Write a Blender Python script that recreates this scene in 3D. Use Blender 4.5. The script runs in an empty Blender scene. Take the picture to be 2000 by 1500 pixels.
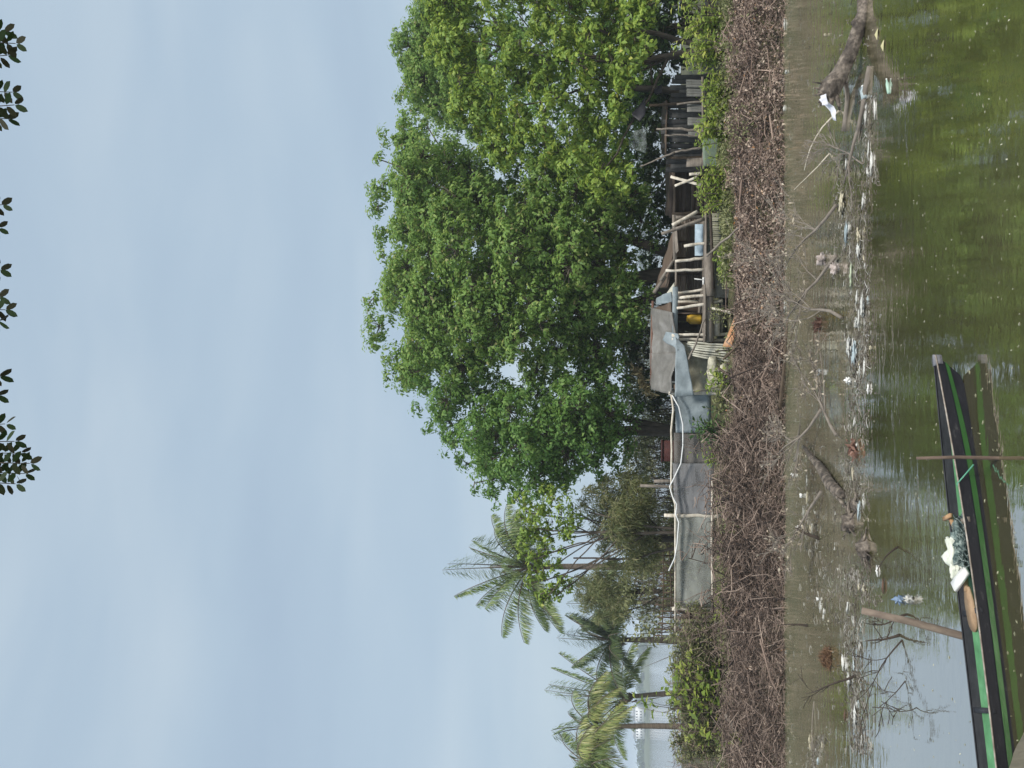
import bpy, math, random
import numpy as np
from mathutils import Vector, Matrix, noise as mnoise

random.seed(11)
rng = np.random.default_rng(11)
S = bpy.context.scene
COL = S.collection
R = math.radians

# ------------------------------------------------------------------ camera geometry
# The photograph is a portrait picture stored on its side: the sky is at the
# left of the frame, the water at its right.  F is the focal length in
# photograph pixels (2000 x 1500).
F = 1732.0
PITCH = math.atan(258 / F)
CAM = Vector((0, 0, 3.0))
FWD = Vector((0, math.cos(PITCH), math.sin(PITCH)))
UPV = Vector((0, -math.sin(PITCH), math.cos(PITCH)))
RGT = Vector((1, 0, 0))


def ray(x, y):
    return FWD + RGT * ((750 - y) / F) - UPV * ((x - 1000) / F)


def P(x, y, D):
    """point seen at pixel (x, y), at world depth D metres in front"""
    r = ray(x, y)
    return CAM + r * (D / r.y)


def G(x, y, z=0.0):
    """point of the horizontal plane z seen at pixel (x, y)"""
    r = ray(x, y)
    return CAM + r * ((z - CAM.z) / r.z)


def m_per_px(D):
    return D / F


# ------------------------------------------------------------------ materials
MATS = {}


def nodes_of(m):
    m.use_nodes = True
    nt = m.node_tree
    nt.nodes.clear()
    return nt


def N(nt, t, **kw):
    n = nt.nodes.new(t)
    for k, v in kw.items():
        if k.startswith('i_'):
            n.inputs[k[2:].replace('_', ' ')].default_value = v
        else:
            setattr(n, k, v)
    return n


def ramp(nt, fac, stops):
    r = nt.nodes.new('ShaderNodeValToRGB')
    e = r.color_ramp.elements
    while len(e) < len(stops):
        e.new(0.5)
    for el, (p, c) in zip(e, stops):
        el.position = p
        el.color = (c[0], c[1], c[2], 1)
    nt.links.new(fac, r.inputs['Fac'])
    return r.outputs['Color']


def leaf_mat(name, stops, transl=0.3, rough=0.55, spec=0.3):
    if name in MATS:
        return MATS[name]
    m = bpy.data.materials.new(name)
    nt = nodes_of(m)
    L = nt.links.new
    g = N(nt, 'ShaderNodeNewGeometry')
    col = ramp(nt, g.outputs['Random Per Island'], stops)
    p = N(nt, 'ShaderNodeBsdfPrincipled')
    p.inputs['Roughness'].default_value = rough
    p.inputs['Specular IOR Level'].default_value = spec
    L(col, p.inputs['Base Color'])
    t = N(nt, 'ShaderNodeBsdfTranslucent')
    hs = N(nt, 'ShaderNodeHueSaturation')
    hs.inputs['Value'].default_value = 1.5
    hs.inputs['Hue'].default_value = 0.485
    L(col, hs.inputs['Color'])
    L(hs.outputs['Color'], t.inputs['Color'])
    mx = N(nt, 'ShaderNodeMixShader')
    mx.inputs[0].default_value = transl
    L(p.outputs[0], mx.inputs[1])
    L(t.outputs[0], mx.inputs[2])
    o = N(nt, 'ShaderNodeOutputMaterial')
    L(mx.outputs[0], o.inputs['Surface'])
    MATS[name] = m
    return m


def surf_mat(name, stops, scale=(6, 6, 6), rough=0.8, bump=0.25, island=0.0, detail=6, spec=0.3, bumpdist=0.01,
             coords='Object'):
    """weathered surface: noise-driven colour ramp with bump; `island` mixes in a per-piece random tone"""
    if name in MATS:
        return MATS[name]
    m = bpy.data.materials.new(name)
    nt = nodes_of(m)
    L = nt.links.new
    tc = N(nt, 'ShaderNodeTexCoord')
    mp = N(nt, 'ShaderNodeMapping')
    mp.inputs['Scale'].default_value = scale
    L(tc.outputs[coords], mp.inputs['Vector'])
    nz = N(nt, 'ShaderNodeTexNoise')
    nz.inputs['Scale'].default_value = 1.0
    nz.inputs['Detail'].default_value = detail
    nz.inputs['Roughness'].default_value = 0.65
    L(mp.outputs[0], nz.inputs['Vector'])
    fac = nz.outputs['Fac']
    if island > 0:
        g = N(nt, 'ShaderNodeNewGeometry')
        mm = N(nt, 'ShaderNodeMix')
        mm.data_type = 'FLOAT'
        mm.inputs[0].default_value = island
        L(fac, mm.inputs[2])
        L(g.outputs['Random Per Island'], mm.inputs[3])
        fac = mm.outputs[0]
    col = ramp(nt, fac, stops)
    p = N(nt, 'ShaderNodeBsdfPrincipled')
    p.inputs['Roughness'].default_value = rough
    p.inputs['Specular IOR Level'].default_value = spec
    L(col, p.inputs['Base Color'])
    if bump:
        b = N(nt, 'ShaderNodeBump')
        b.inputs['Strength'].default_value = bump
        b.inputs['Distance'].default_value = bumpdist
        L(nz.outputs['Fac'], b.inputs['Height'])
        L(b.outputs[0], p.inputs['Normal'])
    o = N(nt, 'ShaderNodeOutputMaterial')
    L(p.outputs[0], o.inputs['Surface'])
    MATS[name] = m
    return m


def net_mat(name, color, opacity, scale):
    """a fine woven net: solid threads, empty holes, too fine to resolve at this distance"""
    if name in MATS:
        return MATS[name]
    m = bpy.data.materials.new(name)
    nt = nodes_of(m)
    L = nt.links.new
    tc = N(nt, 'ShaderNodeTexCoord')
    mp = N(nt, 'ShaderNodeMapping')
    mp.inputs['Scale'].default_value = scale
    L(tc.outputs['Object'], mp.inputs['Vector'])
    nz = N(nt, 'ShaderNodeTexNoise')
    nz.inputs['Scale'].default_value = 1.0
    nz.inputs['Detail'].default_value = 5
    L(mp.outputs[0], nz.inputs['Vector'])
    col = ramp(nt, nz.outputs['Fac'], [(0.3, [c * 0.65 for c in color]), (0.7, [min(1, c * 1.25) for c in color])])
    d = N(nt, 'ShaderNodeBsdfDiffuse')
    L(col, d.inputs['Color'])
    tr = N(nt, 'ShaderNodeBsdfTransparent')
    mr = N(nt, 'ShaderNodeMapRange')
    mr.inputs['From Min'].default_value = 0.3
    mr.inputs['From Max'].default_value = 0.7
    mr.inputs['To Min'].default_value = opacity - 0.12
    mr.inputs['To Max'].default_value = opacity + 0.12
    L(nz.outputs['Fac'], mr.inputs['Value'])
    mx = N(nt, 'ShaderNodeMixShader')
    L(mr.outputs[0], mx.inputs[0])
    L(tr.outputs[0], mx.inputs[1])
    L(d.outputs[0], mx.inputs[2])
    o = N(nt, 'ShaderNodeOutputMaterial')
    L(mx.outputs[0], o.inputs['Surface'])
    MATS[name] = m
    return m


# ------------------------------------------------------------------ mesh building
class MB:
    def __init__(self):
        self.v = []
        self.f = []
        self.m = []
        self.n = 0

    def add(self, verts, faces, mat=0):
        verts = np.asarray(verts, dtype=np.float64).reshape(-1, 3)
        if isinstance(faces, np.ndarray):
            self.f.append(faces.astype(np.int64) + self.n)
            self.m.append(mat)
        else:
            by = {}
            for fc in faces:
                by.setdefault(len(fc), []).append(fc)
            for k, fs in by.items():
                self.f.append(np.array(fs, dtype=np.int64) + self.n)
                self.m.append(mat)
        self.v.append(verts)
        self.n += len(verts)
        return self

    def tube(self, pts, radii, sides=6, mat=0, cap=True, jit=0.0):
        pts = [Vector(p) for p in pts]
        if not hasattr(radii, '__len__'):
            radii = [radii] * len(pts)
        vs, fs = [], []
        t0 = (pts[1] - pts[0]).normalized()
        ref = Vector((0, 0, 1)) if abs(t0.z) < 0.9 else Vector((1, 0, 0))
        u = t0.cross(ref).normalized()
        for i, p in enumerate(pts):
            t = (pts[min(i + 1, len(pts) - 1)] - pts[max(i - 1, 0)])
            t = t.normalized() if t.length > 1e-9 else t0
            u = (u - t * u.dot(t))
            u = u.normalized() if u.length > 1e-6 else t.orthogonal().normalized()
            w = t.cross(u)
            for k in range(sides):
                a = 2 * math.pi * k / sides
                rj = radii[i] * (1 + (random.uniform(-jit, jit) if jit else 0))
                vs.append(p + (u * math.cos(a) + w * math.sin(a)) * rj)
        for i in range(len(pts) - 1):
            for k in range(sides):
                k2 = (k + 1) % sides
                fs.append((i * sides + k, i * sides + k2, (i + 1) * sides + k2, (i + 1) * sides + k))
        if cap:
            fs.append(tuple(range(sides - 1, -1, -1)))
            fs.append(tuple((len(pts) - 1) * sides + k for k in range(sides)))
        return self.add([tuple(v) for v in vs], fs, mat)

    def box(self, c, size, rot=None, mat=0):
        sx, sy, sz = [s / 2 for s in size]
        vs = [Vector((x * sx, y * sy, z * sz)) for x in (-1, 1) for y in (-1, 1) for z in (-1, 1)]
        if rot is not None:
            vs = [rot @ v for v in vs]
        c = Vector(c)
        return self.add([tuple(v + c) for v in vs],
                        [(0, 1, 3, 2), (4, 6, 7, 5), (0, 4, 5, 1), (2, 3, 7, 6), (0, 2, 6, 4), (1, 5, 7, 3)], mat)

    def beam(self, a, b, w, h, up=(0, 0, 1), mat=0, warp=0.0):
        """plank from a to b, h along `up`, w across"""
        a, b = Vector(a), Vector(b)
        t = (b - a).normalized()
        up = Vector(up)
        s = t.cross(up)
        s = s.normalized() if s.length > 1e-5 else t.orthogonal().normalized()
        u = s.cross(t).normalized()
        n = 5 if warp else 2
        vs, fs = [], []
        for i in range(n):
            f = i / (n - 1)
            p = a.lerp(b, f) + (u * random.uniform(-warp, warp) + s * random.uniform(-warp, warp)) * (1 if warp else 0)
            for (i1, i2) in ((-1, -1), (1, -1), (1, 1), (-1, 1)):
                vs.append(tuple(p + s * (w / 2 * i1) + u * (h / 2 * i2)))
        for i in range(n - 1):
            for k in range(4):
                k2 = (k + 1) % 4
                fs.append((i * 4 + k, i * 4 + k2, i * 4 + 4 + k2, i * 4 + 4 + k))
        fs.append((3, 2, 1, 0))
        fs.append(tuple((n - 1) * 4 + k for k in range(4)))
        return self.add(vs, fs, mat)

    def sheet(self, q, nu=8, nv=6, thick=0.02, bulge=0.03, mat=0, sag=0.0, nscale=2.0, corr=None):
        """a crumpled sheet over quad q (4 points, in order), with thickness"""
        q = [Vector(p) for p in q]
        nrm = (q[1] - q[0]).cross(q[3] - q[0]).normalized()
        top = []
        for j in range(nv + 1):
            for i in range(nu + 1):
                a, b = i / nu, j / nv
                p = (q[0] * (1 - a) + q[1] * a) * (1 - b) + (q[3] * (1 - a) + q[2] * a) * b
                k = mnoise.noise(p * nscale) * bulge
                if corr:
                    k += corr[0] * math.sin(2 * math.pi * corr[1] * a)
                p = p + nrm * k
                p.z -= sag * 4 * a * (1 - a)
                top.append(p)
        W = nu + 1
        n = len(top)
        vs = [tuple(p) for p in top] + [tuple(p - nrm * thick) for p in top]
        fs = []
        for j in range(nv):
            for i in range(nu):
                a = j * W + i
                fs.append((a, a + 1, a + W + 1, a + W))
                fs.append((n + a, n + a + W, n + a + W + 1, n + a + 1))
        rim = [i for i in range(W)] + [j * W + nu for j in range(1, nv + 1)] + \
              [nv * W + i for i in range(nu - 1, -1, -1)] + [j * W for j in range(nv - 1, 0, -1)]
        for a, b in zip(rim, rim[1:] + rim[:1]):
            fs.append((a, n + a, n + b, b))
        return self.add(vs, fs, mat)

    def build(self, name, mats, parent=None, smooth=False, origin=None):
        V = np.concatenate(self.v)
        base = Vector((0, 0, 0))
        if parent is not None:
            base = parent.matrix_world.translation if False else world_loc(parent)
        elif origin is not None:
            base = Vector(origin)
        V = V - np.array(base)
        me = bpy.data.meshes.new(name)
        me.vertices.add(len(V))
        me.vertices.foreach_set('co', V.astype(np.float32).ravel())
        idx = np.concatenate([f.ravel() for f in self.f])
        tot = np.concatenate([np.full(len(f), f.shape[1]) for f in self.f])
        mi = np.concatenate([np.full(len(f), m) for f, m in zip(self.f, self.m)])
        start = np.concatenate([[0], np.cumsum(tot)[:-1]])
        me.loops.add(len(idx))
        me.loops.foreach_set('vertex_index', idx.astype(np.int32))
        me.polygons.add(len(tot))
        me.polygons.foreach_set('loop_start', start.astype(np.int32))
        me.polygons.foreach_set('material_index', mi.astype(np.int32))
        if smooth:
            me.polygons.foreach_set('use_smooth', np.ones(len(tot), dtype=bool))
        for m in (mats if isinstance(mats, (list, tuple)) else [mats]):
            me.materials.append(m)
        me.update(calc_edges=True)
        me.validate()
        o = bpy.data.objects.new(name, me)
        COL.objects.link(o)
        if parent is not None:
            o.parent = parent
        else:
            o.location = base
        return o


def world_loc(o):
    p = Vector(o.location)
    while o.parent is not None:
        o = o.parent
        p += Vector(o.location)
    return p


def tag(o, label, cat, group=None):
    o['label'] = label
    o['category'] = cat
    if group:
        o['group'] = group
    return o


def thing(name, label, cat, loc, group=None):
    o = bpy.data.objects.new(name, None)
    COL.objects.link(o)
    o.location = loc
    o.empty_display_size = 0.2
    return tag(o, label, cat, group)


def structure(o):
    o['kind'] = 'structure'
    return o


def stuff(o, label=None, cat=None):
    o['kind'] = 'stuff'
    if label:
        tag(o, label, cat)
    return o


# ---- numpy bulk shapes
def nrm(a):
    return a / np.maximum(np.linalg.norm(a, axis=1, keepdims=True), 1e-9)


def leaves(mb, C, A, NN, Ln, Wd, fold=0.12, droop=0.15, mat=0):
    """one folded rhomb leaf per row: centre C, axis A, normal NN"""
    n = len(C)
    A = nrm(A)
    B = nrm(np.cross(NN, A))
    NN = np.cross(A, B)
    Ln = np.broadcast_to(np.asarray(Ln, float).reshape(-1, 1), (n, 1))
    Wd = np.broadcast_to(np.asarray(Wd, float).reshape(-1, 1), (n, 1))
    base = C - A * Ln / 2
    tip = C + A * Ln / 2 - NN * Ln * droop
    l = C - A * Ln * 0.02 + B * Wd / 2 + NN * Wd * fold
    r = C - A * Ln * 0.02 - B * Wd / 2 + NN * Wd * fold
    V = np.stack([base, r, tip, l], axis=1).reshape(-1, 3)
    Fc = np.arange(n * 4).reshape(n, 4)
    mb.add(V, Fc, mat)


def sticks(mb, P0, P1, r0, r1, bend=0.0, mat=0):
    """three-sided thin twigs in bulk, with a bent middle"""
    n = len(P0)
    d = nrm(P1 - P0)
    ref = np.where(np.abs(d[:, 2:3]) < 0.9, np.array([[0, 0, 1.0]]), np.array([[1.0, 0, 0]]))
    u = nrm(np.cross(d, ref))
    w = np.cross(d, u)
    Ln = np.linalg.norm(P1 - P0, axis=1, keepdims=True)
    PM = (P0 + P1) / 2 + (u * rng.normal(0, 1, (n, 1)) + w * rng.normal(0, 1, (n, 1))) * Ln * bend
    r0 = np.broadcast_to(np.asarray(r0, float).reshape(-1, 1), (n, 1))
    r1 = np.broadcast_to(np.asarray(r1, float).reshape(-1, 1), (n, 1))
    rings = []
    for p, r in ((P0, r0), (PM, (r0 + r1) / 2), (P1, r1)):
        for k in range(3):
            a = 2 * math.pi * k / 3
            rings.append(p + (u * math.cos(a) + w * math.sin(a)) * r)
    V = np.stack(rings, axis=1).reshape(-1, 3)
    base = (np.arange(n) * 9).reshape(-1, 1)
    fs = []
    for s in (0, 3):
        for k in range(3):
            k2 = (k + 1) % 3
            fs.append(base + np.array([[s + k, s + k2, s + 3 + k2, s + 3 + k]]))
    mb.add(V, np.concatenate(fs), mat)


def in_poly(x, y, poly):
    c = False
    j = len(poly) - 1
    for i in range(len(poly)):
        xi, yi = poly[i]
        xj, yj = poly[j]
        if (yi > y) != (yj > y) and x < (xj - xi) * (y - yi) / (yj - yi) + xi:
            c = not c
        j = i
    return c


def edge_dist(x, y, poly):
    best = 1e9
    for (ax, ay), (bx, by) in zip(poly, poly[1:] + poly[:1]):
        dx, dy = bx - ax, by - ay
        t = max(0, min(1, ((x - ax) * dx + (y - ay) * dy) / (dx * dx + dy * dy + 1e-9)))
        best = min(best, math.hypot(x - ax - t * dx, y - ay - t * dy))
    return best


def crown_blobs(poly, D, spacing, rpx, tmax, layers=2, gaps=()):
    """clump centres through the crown's volume; the outline is that of a real crown D metres away"""
    xs = [p[0] for p in poly]
    ys = [p[1] for p in poly]
    pts = []
    for _ in range(9000):
        x, y = random.uniform(min(xs), max(xs)), random.uniform(min(ys), max(ys))
        if not in_poly(x, y, poly):
            continue
        if any(math.hypot(x - gx, y - gy) < gr for gx, gy, gr in gaps):
            continue
        if all((x - a) ** 2 + (y - b) ** 2 > spacing ** 2 for a, b in pts):
            pts.append((x, y))
    out = []
    for x, y in pts:
        e = edge_dist(x, y, poly)
        t = min(tmax, (max(e, 6) * m_per_px(D)) * 1.1)
        r = min(rpx, max(12, e * 0.9 + 8)) * random.uniform(0.75, 1.2)
        n = layers if t > 0.8 else 1
        for k in range(n):
            if n == 1:
                dd = random.uniform(-t, t)
            else:
                dd = -t + 2 * t * k / (n - 1) + random.uniform(-0.5, 0.5)
            d = D + dd
            out.append((np.array(P(x + random.uniform(-6, 6), y + random.uniform(-6, 6), d)), r * m_per_px(d)))
    return out


def foliage(mb, blobs, per_m2, L, W, clump=0.28, up=0.55, flat=0.8, per_clump=22, mat=0, tmat=1):
    """every blob is a spray of leaf tufts on a shell, every tuft a small dome of leaves on its own twig"""
    for c, r in blobs:
        ncl = max(3, int(4 * math.pi * r * r * per_m2 / per_clump * random.uniform(.75, 1.2)))
        d = nrm(rng.normal(0, 1, (ncl, 3)) + np.array([0, 0, 0.3]))
        rad = r * (0.45 + 0.6 * rng.random((ncl, 1)) ** 0.6)
        cc = c + d * rad * np.array([1, 1, flat])
        sticks(mb, np.repeat(c[None], ncl, 0) - d * 0.1 * r, cc, 0.014, 0.005, bend=0.08, mat=tmat)
        k = per_clump
        cr = np.repeat(clump * rng.uniform(.6, 1.4, (ncl, 1)), k, 0)
        e = nrm(rng.normal(0, 1, (ncl * k, 3)) + np.repeat(d, k, 0) * .5 + np.array([0, 0, .35]))
        C = np.repeat(cc, k, 0) + e * cr * (.35 + .8 * rng.random((ncl * k, 1))) * np.array([1, 1, .8])
        dirs = np.repeat(d, k, 0)
        Nn = nrm(e * 0.7 + dirs * .4 + np.array([0, 0, up]) + rng.normal(0, 0.33, C.shape))
        A = rng.normal(0, .8, C.shape) + e * 0.8 + np.array([0, 0, -0.35])
        A = A - Nn * np.sum(A * Nn, 1, keepdims=True)
        sz = rng.uniform(0.55, 1.4, len(C))
        leaves(mb, C, A, Nn, L * sz, W * sz, mat=mat)


def limb(mb, a, b, r0, r1, wob=0.25, n=7, sides=7):
    a, b = Vector(a), Vector(b)
    pts, rr = [], []
    ln = (b - a).length
    off = Vector((random.uniform(-1, 1), random.uniform(-1, 1), random.uniform(-.3, .6))) * wob * ln * 0.3
    for i in range(n):
        f = i / (n - 1)
        p = a.lerp(b, f) + off * math.sin(math.pi * f)
        if 0 < i < n - 1:
            p += Vector([random.uniform(-1, 1) for _ in range(3)]) * wob * ln * 0.04
        pts.append(p)
        rr.append(r0 + (r1 - r0) * f ** 0.8)
    mb.tube(pts, rr, sides)
    return pts


def dead_branch(mb, p, d, L, r, depth, spread=0.8, kids=3, flat=0.0, sides=5):
    pts, rr = [Vector(p)], [r]
    d = Vector(d).normalized()
    n = 6
    for i in range(n):
        d = (d + Vector((random.uniform(-1, 1), random.uniform(-1, 1), random.uniform(-1, 1) * (1 - flat))) * 0.22).normalized()
        pts.append(pts[-1] + d * (L / n))
        rr.append(max(.0045, r * (1 - 0.75 * (i + 1) / n)))
    mb.tube(pts, rr, sides)
    if depth > 0:
        for k in range(kids):
            i = random.randint(2, n - 1)
            dd = (pts[i + 1] - pts[i]).normalized()
            s = Vector((random.uniform(-1, 1), random.uniform(-1, 1), random.uniform(-1, 1) * (1 - flat))) * spread
            dead_branch(mb, pts[i], dd + s, L * random.uniform(0.35, 0.65), rr[i] * 0.6, depth - 1, spread, kids, flat, 4)


# ------------------------------------------------------------------ ground
def nz2(x, y, s, seed=0.0):
    return mnoise.noise(Vector((x * s + seed, y * s - seed, seed)))


PROF = [(19.3, -0.6), (19.9, -0.06), (20.05, 0.04), (20.5, 0.42), (21.0, 0.66), (21.6, .78), (22.4, .83), (24, .88), (40, 0.85), (57, 0.7), (66, -0.6)]


def ground_z(x, y):
    yy = y - (0.3 * nz2(x, 0, 0.35, 3.1) + 0.28 * nz2(x, 0, 1.1, 6.2)) * max(0, min(1, (22 - y) / 1.5)) if y < 23 else y
    z = PROF[-1][1]
    if yy <= PROF[0][0]:
        z = PROF[0][1]
    else:
        for (a, za), (b, zb) in zip(PROF, PROF[1:]):
            if a <= yy <= b:
                z = za + (zb - za) * (yy - a) / (b - a)
                break
    if y > 20.3:
        z += 0.07 * nz2(x, y, 0.9) + 0.03 * nz2(x, y, 2.7)
    e = abs(x) - 45
    if e > 0:
        z -= e * 0.3
    return z


mud = surf_mat('bank_mud', [(0.25, (0.03, 0.024, 0.018)), (0.55, (0.075, 0.06, 0.045)), (0.8, (0.14, 0.115, 0.085))],
               scale=(3, 3, 3), bump=0.6, bumpdist=0.04)
litter_ground = surf_mat('leaf_litter_ground', [(0.3, (0.035, 0.035, 0.018)), (0.55, (0.07, 0.07, 0.03)), (0.8, (0.15, 0.12, 0.07))],
                         scale=(2, 2, 2), bump=0.6, bumpdist=0.05)
mb = MB()
ys = [19.0, 19.4, 19.7, 19.9, 20.0, 20.15, 20.3, 20.5, 20.7, 20.95, 21.2, 21.5, 21.8, 22.2, 22.6, 23, 23.5, 24, 25, 26.5, 28, 30, 33, 36, 40, 45, 50, 54, 57, 60, 63, 66, 68]
xs = list(np.arange(-14, 14.01, 0.25))
xs = [-48, -44, -36, -30, -25, -20, -17] + xs + [17, 20, 25, 30, 36, 44, 48]
vs = [(x, y, ground_z(x, y)) for y in ys for x in xs]
W = len(xs)
fs = [(j * W + i, j * W + i + 1, (j + 1) * W + i + 1, (j + 1) * W + i) for j in range(len(ys) - 1) for i in range(W - 1)]
mb.add(vs, np.array(fs))
structure(mb.build('ground', litter_ground, smooth=True))

# near shore, under and beside the camera: only a corner shows
mb = MB()
vs, fs = [], []
xs = np.arange(-14, 14.01, 0.14)
ys = np.arange(-14, 9.01, 0.14)
for y in ys:
    for x in xs:
        edge = 5.4 + 0.1 * nz2(x, y, 0.8, 7)
        if x < -2.4:
            edge += min(2.1 + (-2.6 - x) * .12, (-2.4 - x) * 8.4)
        z = min(1.4, (edge - y) * 0.55)
        z = max(z, -0.8) + (0.03 * nz2(x, y, 2.2, 5))
        vs.append((x, y, z))
W = len(xs)
fs = [(j * W + i, j * W + i + 1, (j + 1) * W + i + 1, (j + 1) * W + i) for j in range(len(ys) - 1) for i in range(W - 1)]
mb.add(vs, np.array(fs))
shore_mud = surf_mat('shore_mud', [(0.25, (0.11, 0.10, 0.07)), (0.6, (0.19, 0.17, 0.125)), (0.85, (0.28, 0.25, 0.19))],
                     scale=(4, 4, 4), bump=0.7, bumpdist=0.03)
structure(mb.build('near_shore', shore_mud, smooth=True))

# lake bed far below everything: one sheet to the horizon
mb = MB()
mb.add([(-2500, -300, -1.2), (2500, -300, -1.2), (2500, 2600, -1.2), (-2500, 2600, -1.2)], [(0, 1, 2, 3)])
structure(mb.build('lake_bed', mud))


# ------------------------------------------------------------------ water
def water_material():
    m = bpy.data.materials.new('green_pond_water')
    nt = nodes_of(m)
    L = nt.links.new
    tc = N(nt, 'ShaderNodeTexCoord')
    # murk: algae greener towards the open pond, browner in patches
    mp = N(nt, 'ShaderNodeMapping')
    mp.inputs['Scale'].default_value = (0.22, 0.35, 1)
    L(tc.outputs['Object'], mp.inputs['Vector'])
    n1 = N(nt, 'ShaderNodeTexNoise')
    n1.inputs['Scale'].default_value = 1.0
    n1.inputs['Detail'].default_value = 5
    n1.inputs['Roughness'].default_value = 0.6
    L(mp.outputs[0], n1.inputs['Vector'])
    col = ramp(nt, n1.outputs['Fac'], [(0.3, (0.062, 0.058, 0.026)), (0.5, (0.09, 0.087, 0.036)), (0.7, (0.108, 0.1, 0.05))])
    # ripples: two scales, stretched a little across the view, calmer in patches
    mp2 = N(nt, 'ShaderNodeMapping')
    mp2.inputs['Scale'].default_value = (2.2, 5.0, 1)
    L(tc.outputs['Object'], mp2.inputs['Vector'])
    n2 = N(nt, 'ShaderNodeTexNoise')
    n2.inputs['Scale'].default_value = 1.0
    n2.inputs['Detail'].default_value = 3
    n2.inputs['Roughness'].default_value = 0.5
    L(mp2.outputs[0], n2.inputs['Vector'])
    mp3 = N(nt, 'ShaderNodeMapping')
    mp3.inputs['Scale'].default_value = (11, 26, 1)
    mp3.inputs['Rotation'].default_value = (0, 0, 0.1)
    L(tc.outputs['Object'], mp3.inputs['Vector'])
    n3 = N(nt, 'ShaderNodeTexNoise')
    n3.inputs['Scale'].default_value = 1.0
    n3.inputs['Detail'].default_value = 2
    L(mp3.outputs[0], n3.inputs['Vector'])
    b1 = N(nt, 'ShaderNodeBump')
    b1.inputs['Strength'].default_value = 1.0
    b1.inputs['Distance'].default_value = 0.017
    L(n2.outputs['Fac'], b1.inputs['Height'])
    b2 = N(nt, 'ShaderNodeBump')
    b2.inputs['Strength'].default_value = 1.0
    b2.inputs['Distance'].default_value = 0.0022
    L(n3.outputs['Fac'], b2.inputs['Height'])
    L(b1.outputs[0], b2.inputs['Normal'])
    # breeze patches: some of the surface is ruffled, some is glassy
    mp4 = N(nt, 'ShaderNodeMapping')
    mp4.inputs['Scale'].default_value = (0.35, 0.55, 1)
    mp4.inputs['Location'].default_value = (3.3, 1.7, 0)
    L(tc.outputs['Object'], mp4.inputs['Vector'])
    n4 = N(nt, 'ShaderNodeTexNoise')
    n4.inputs['Scale'].default_value = 1.0
    n4.inputs['Detail'].default_value = 4
    L(mp4.outputs[0], n4.inputs['Vector'])
    mr4 = N(nt, 'ShaderNodeMapRange')
    mr4.inputs['From Min'].default_value = 0.40
    mr4.inputs['From Max'].default_value = 0.66
    mr4.inputs['To Min'].default_value = 0.28
    mr4.inputs['To Max'].default_value = 1.0
    L(n4.outputs['Fac'], mr4.inputs['Value'])
    # the shore side lies in the lee of the bank: calm near y = 8 m, ruffled from 15 m out
    sx = N(nt, 'ShaderNodeSeparateXYZ')
    L(tc.outputs['Object'], sx.inputs[0])
    mr5 = N(nt, 'ShaderNodeMapRange')
    mr5.inputs['From Min'].default_value = 8.5
    mr5.inputs['From Max'].default_value = 15.0
    mr5.inputs['To Min'].default_value = 0.34
    mr5.inputs['To Max'].default_value = 1.0
    L(sx.outputs[1], mr5.inputs['Value'])
    mm = N(nt, 'ShaderNodeMath', operation='MULTIPLY')
    L(mr4.outputs[0], mm.inputs[0])
    L(mr5.outputs[0], mm.inputs[1])
    L(mm.outputs[0], b1.inputs['Strength'])
    L(mm.outputs[0], b2.inputs['Strength'])
    bank_sheen = N(nt, 'ShaderNodeMapRange')      # paler olive towards the far bank: sky reflections put into the murk colour
    bank_sheen.inputs['From Min'].default_value = 12.5
    bank_sheen.inputs['From Max'].default_value = 18.5
    L(sx.outputs[1], bank_sheen.inputs['Value'])
    sm = N(nt, 'ShaderNodeMath', operation='MULTIPLY')
    L(bank_sheen.outputs[0], sm.inputs[0])
    sc_ = N(nt, 'ShaderNodeMath', operation='MULTIPLY')
    sc_.inputs[1].default_value = 1.5
    L(n1.outputs['Fac'], sc_.inputs[0])
    L(sc_.outputs[0], sm.inputs[1])
    cm = N(nt, 'ShaderNodeMix')
    cm.data_type = 'RGBA'
    L(sm.outputs[0], cm.inputs[0])
    L(col, cm.inputs[6])
    cm.inputs[7].default_value = (0.21, 0.225, 0.14, 1)
    col = cm.outputs[2]
    d = N(nt, 'ShaderNodeBsdfDiffuse')
    L(col, d.inputs['Color'])
    g = N(nt, 'ShaderNodeBsdfGlossy')
    g.inputs['Roughness'].default_value = 0.03
    g.inputs['Color'].default_value = (0.97, 0.94, 0.93, 1)
    rg = N(nt, 'ShaderNodeMapRange')
    rg.inputs['From Min'].default_value = 0.06
    rg.inputs['From Max'].default_value = 1.0
    rg.inputs['To Min'].default_value = 0.04
    rg.inputs['To Max'].default_value = 0.075
    L(mm.outputs[0], rg.inputs['Value'])
    L(rg.outputs[0], g.inputs['Roughness'])
    L(b2.outputs[0], g.inputs['Normal'])
    fr = N(nt, 'ShaderNodeFresnel')
    fr.inputs['IOR'].default_value = 1.33
    L(b2.outputs[0], fr.inputs['Normal'])
    refl = ramp(nt, fr.outputs[0], [(0.02, (.42,) * 3), (0.15, (.69,) * 3), (0.30, (.72,) * 3), (0.46, (.60,) * 3), (0.8, (.99,) * 3)])
    mx = N(nt, 'ShaderNodeMixShader')
    L(refl, mx.inputs[0])
    L(d.outputs[0], mx.inputs[1])
    L(g.outputs[0], mx.inputs[2])
    o = N(nt, 'ShaderNodeOutputMaterial')
    L(mx.outputs[0], o.inputs['Surface'])
    return m


mb = MB()
mb.add([(-2500, -300, 0), (2500, -300, 0), (2500, 2600, 0), (-2500, 2600, 0)], [(0, 1, 2, 3)])
structure(mb.build('water', water_material()))

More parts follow.
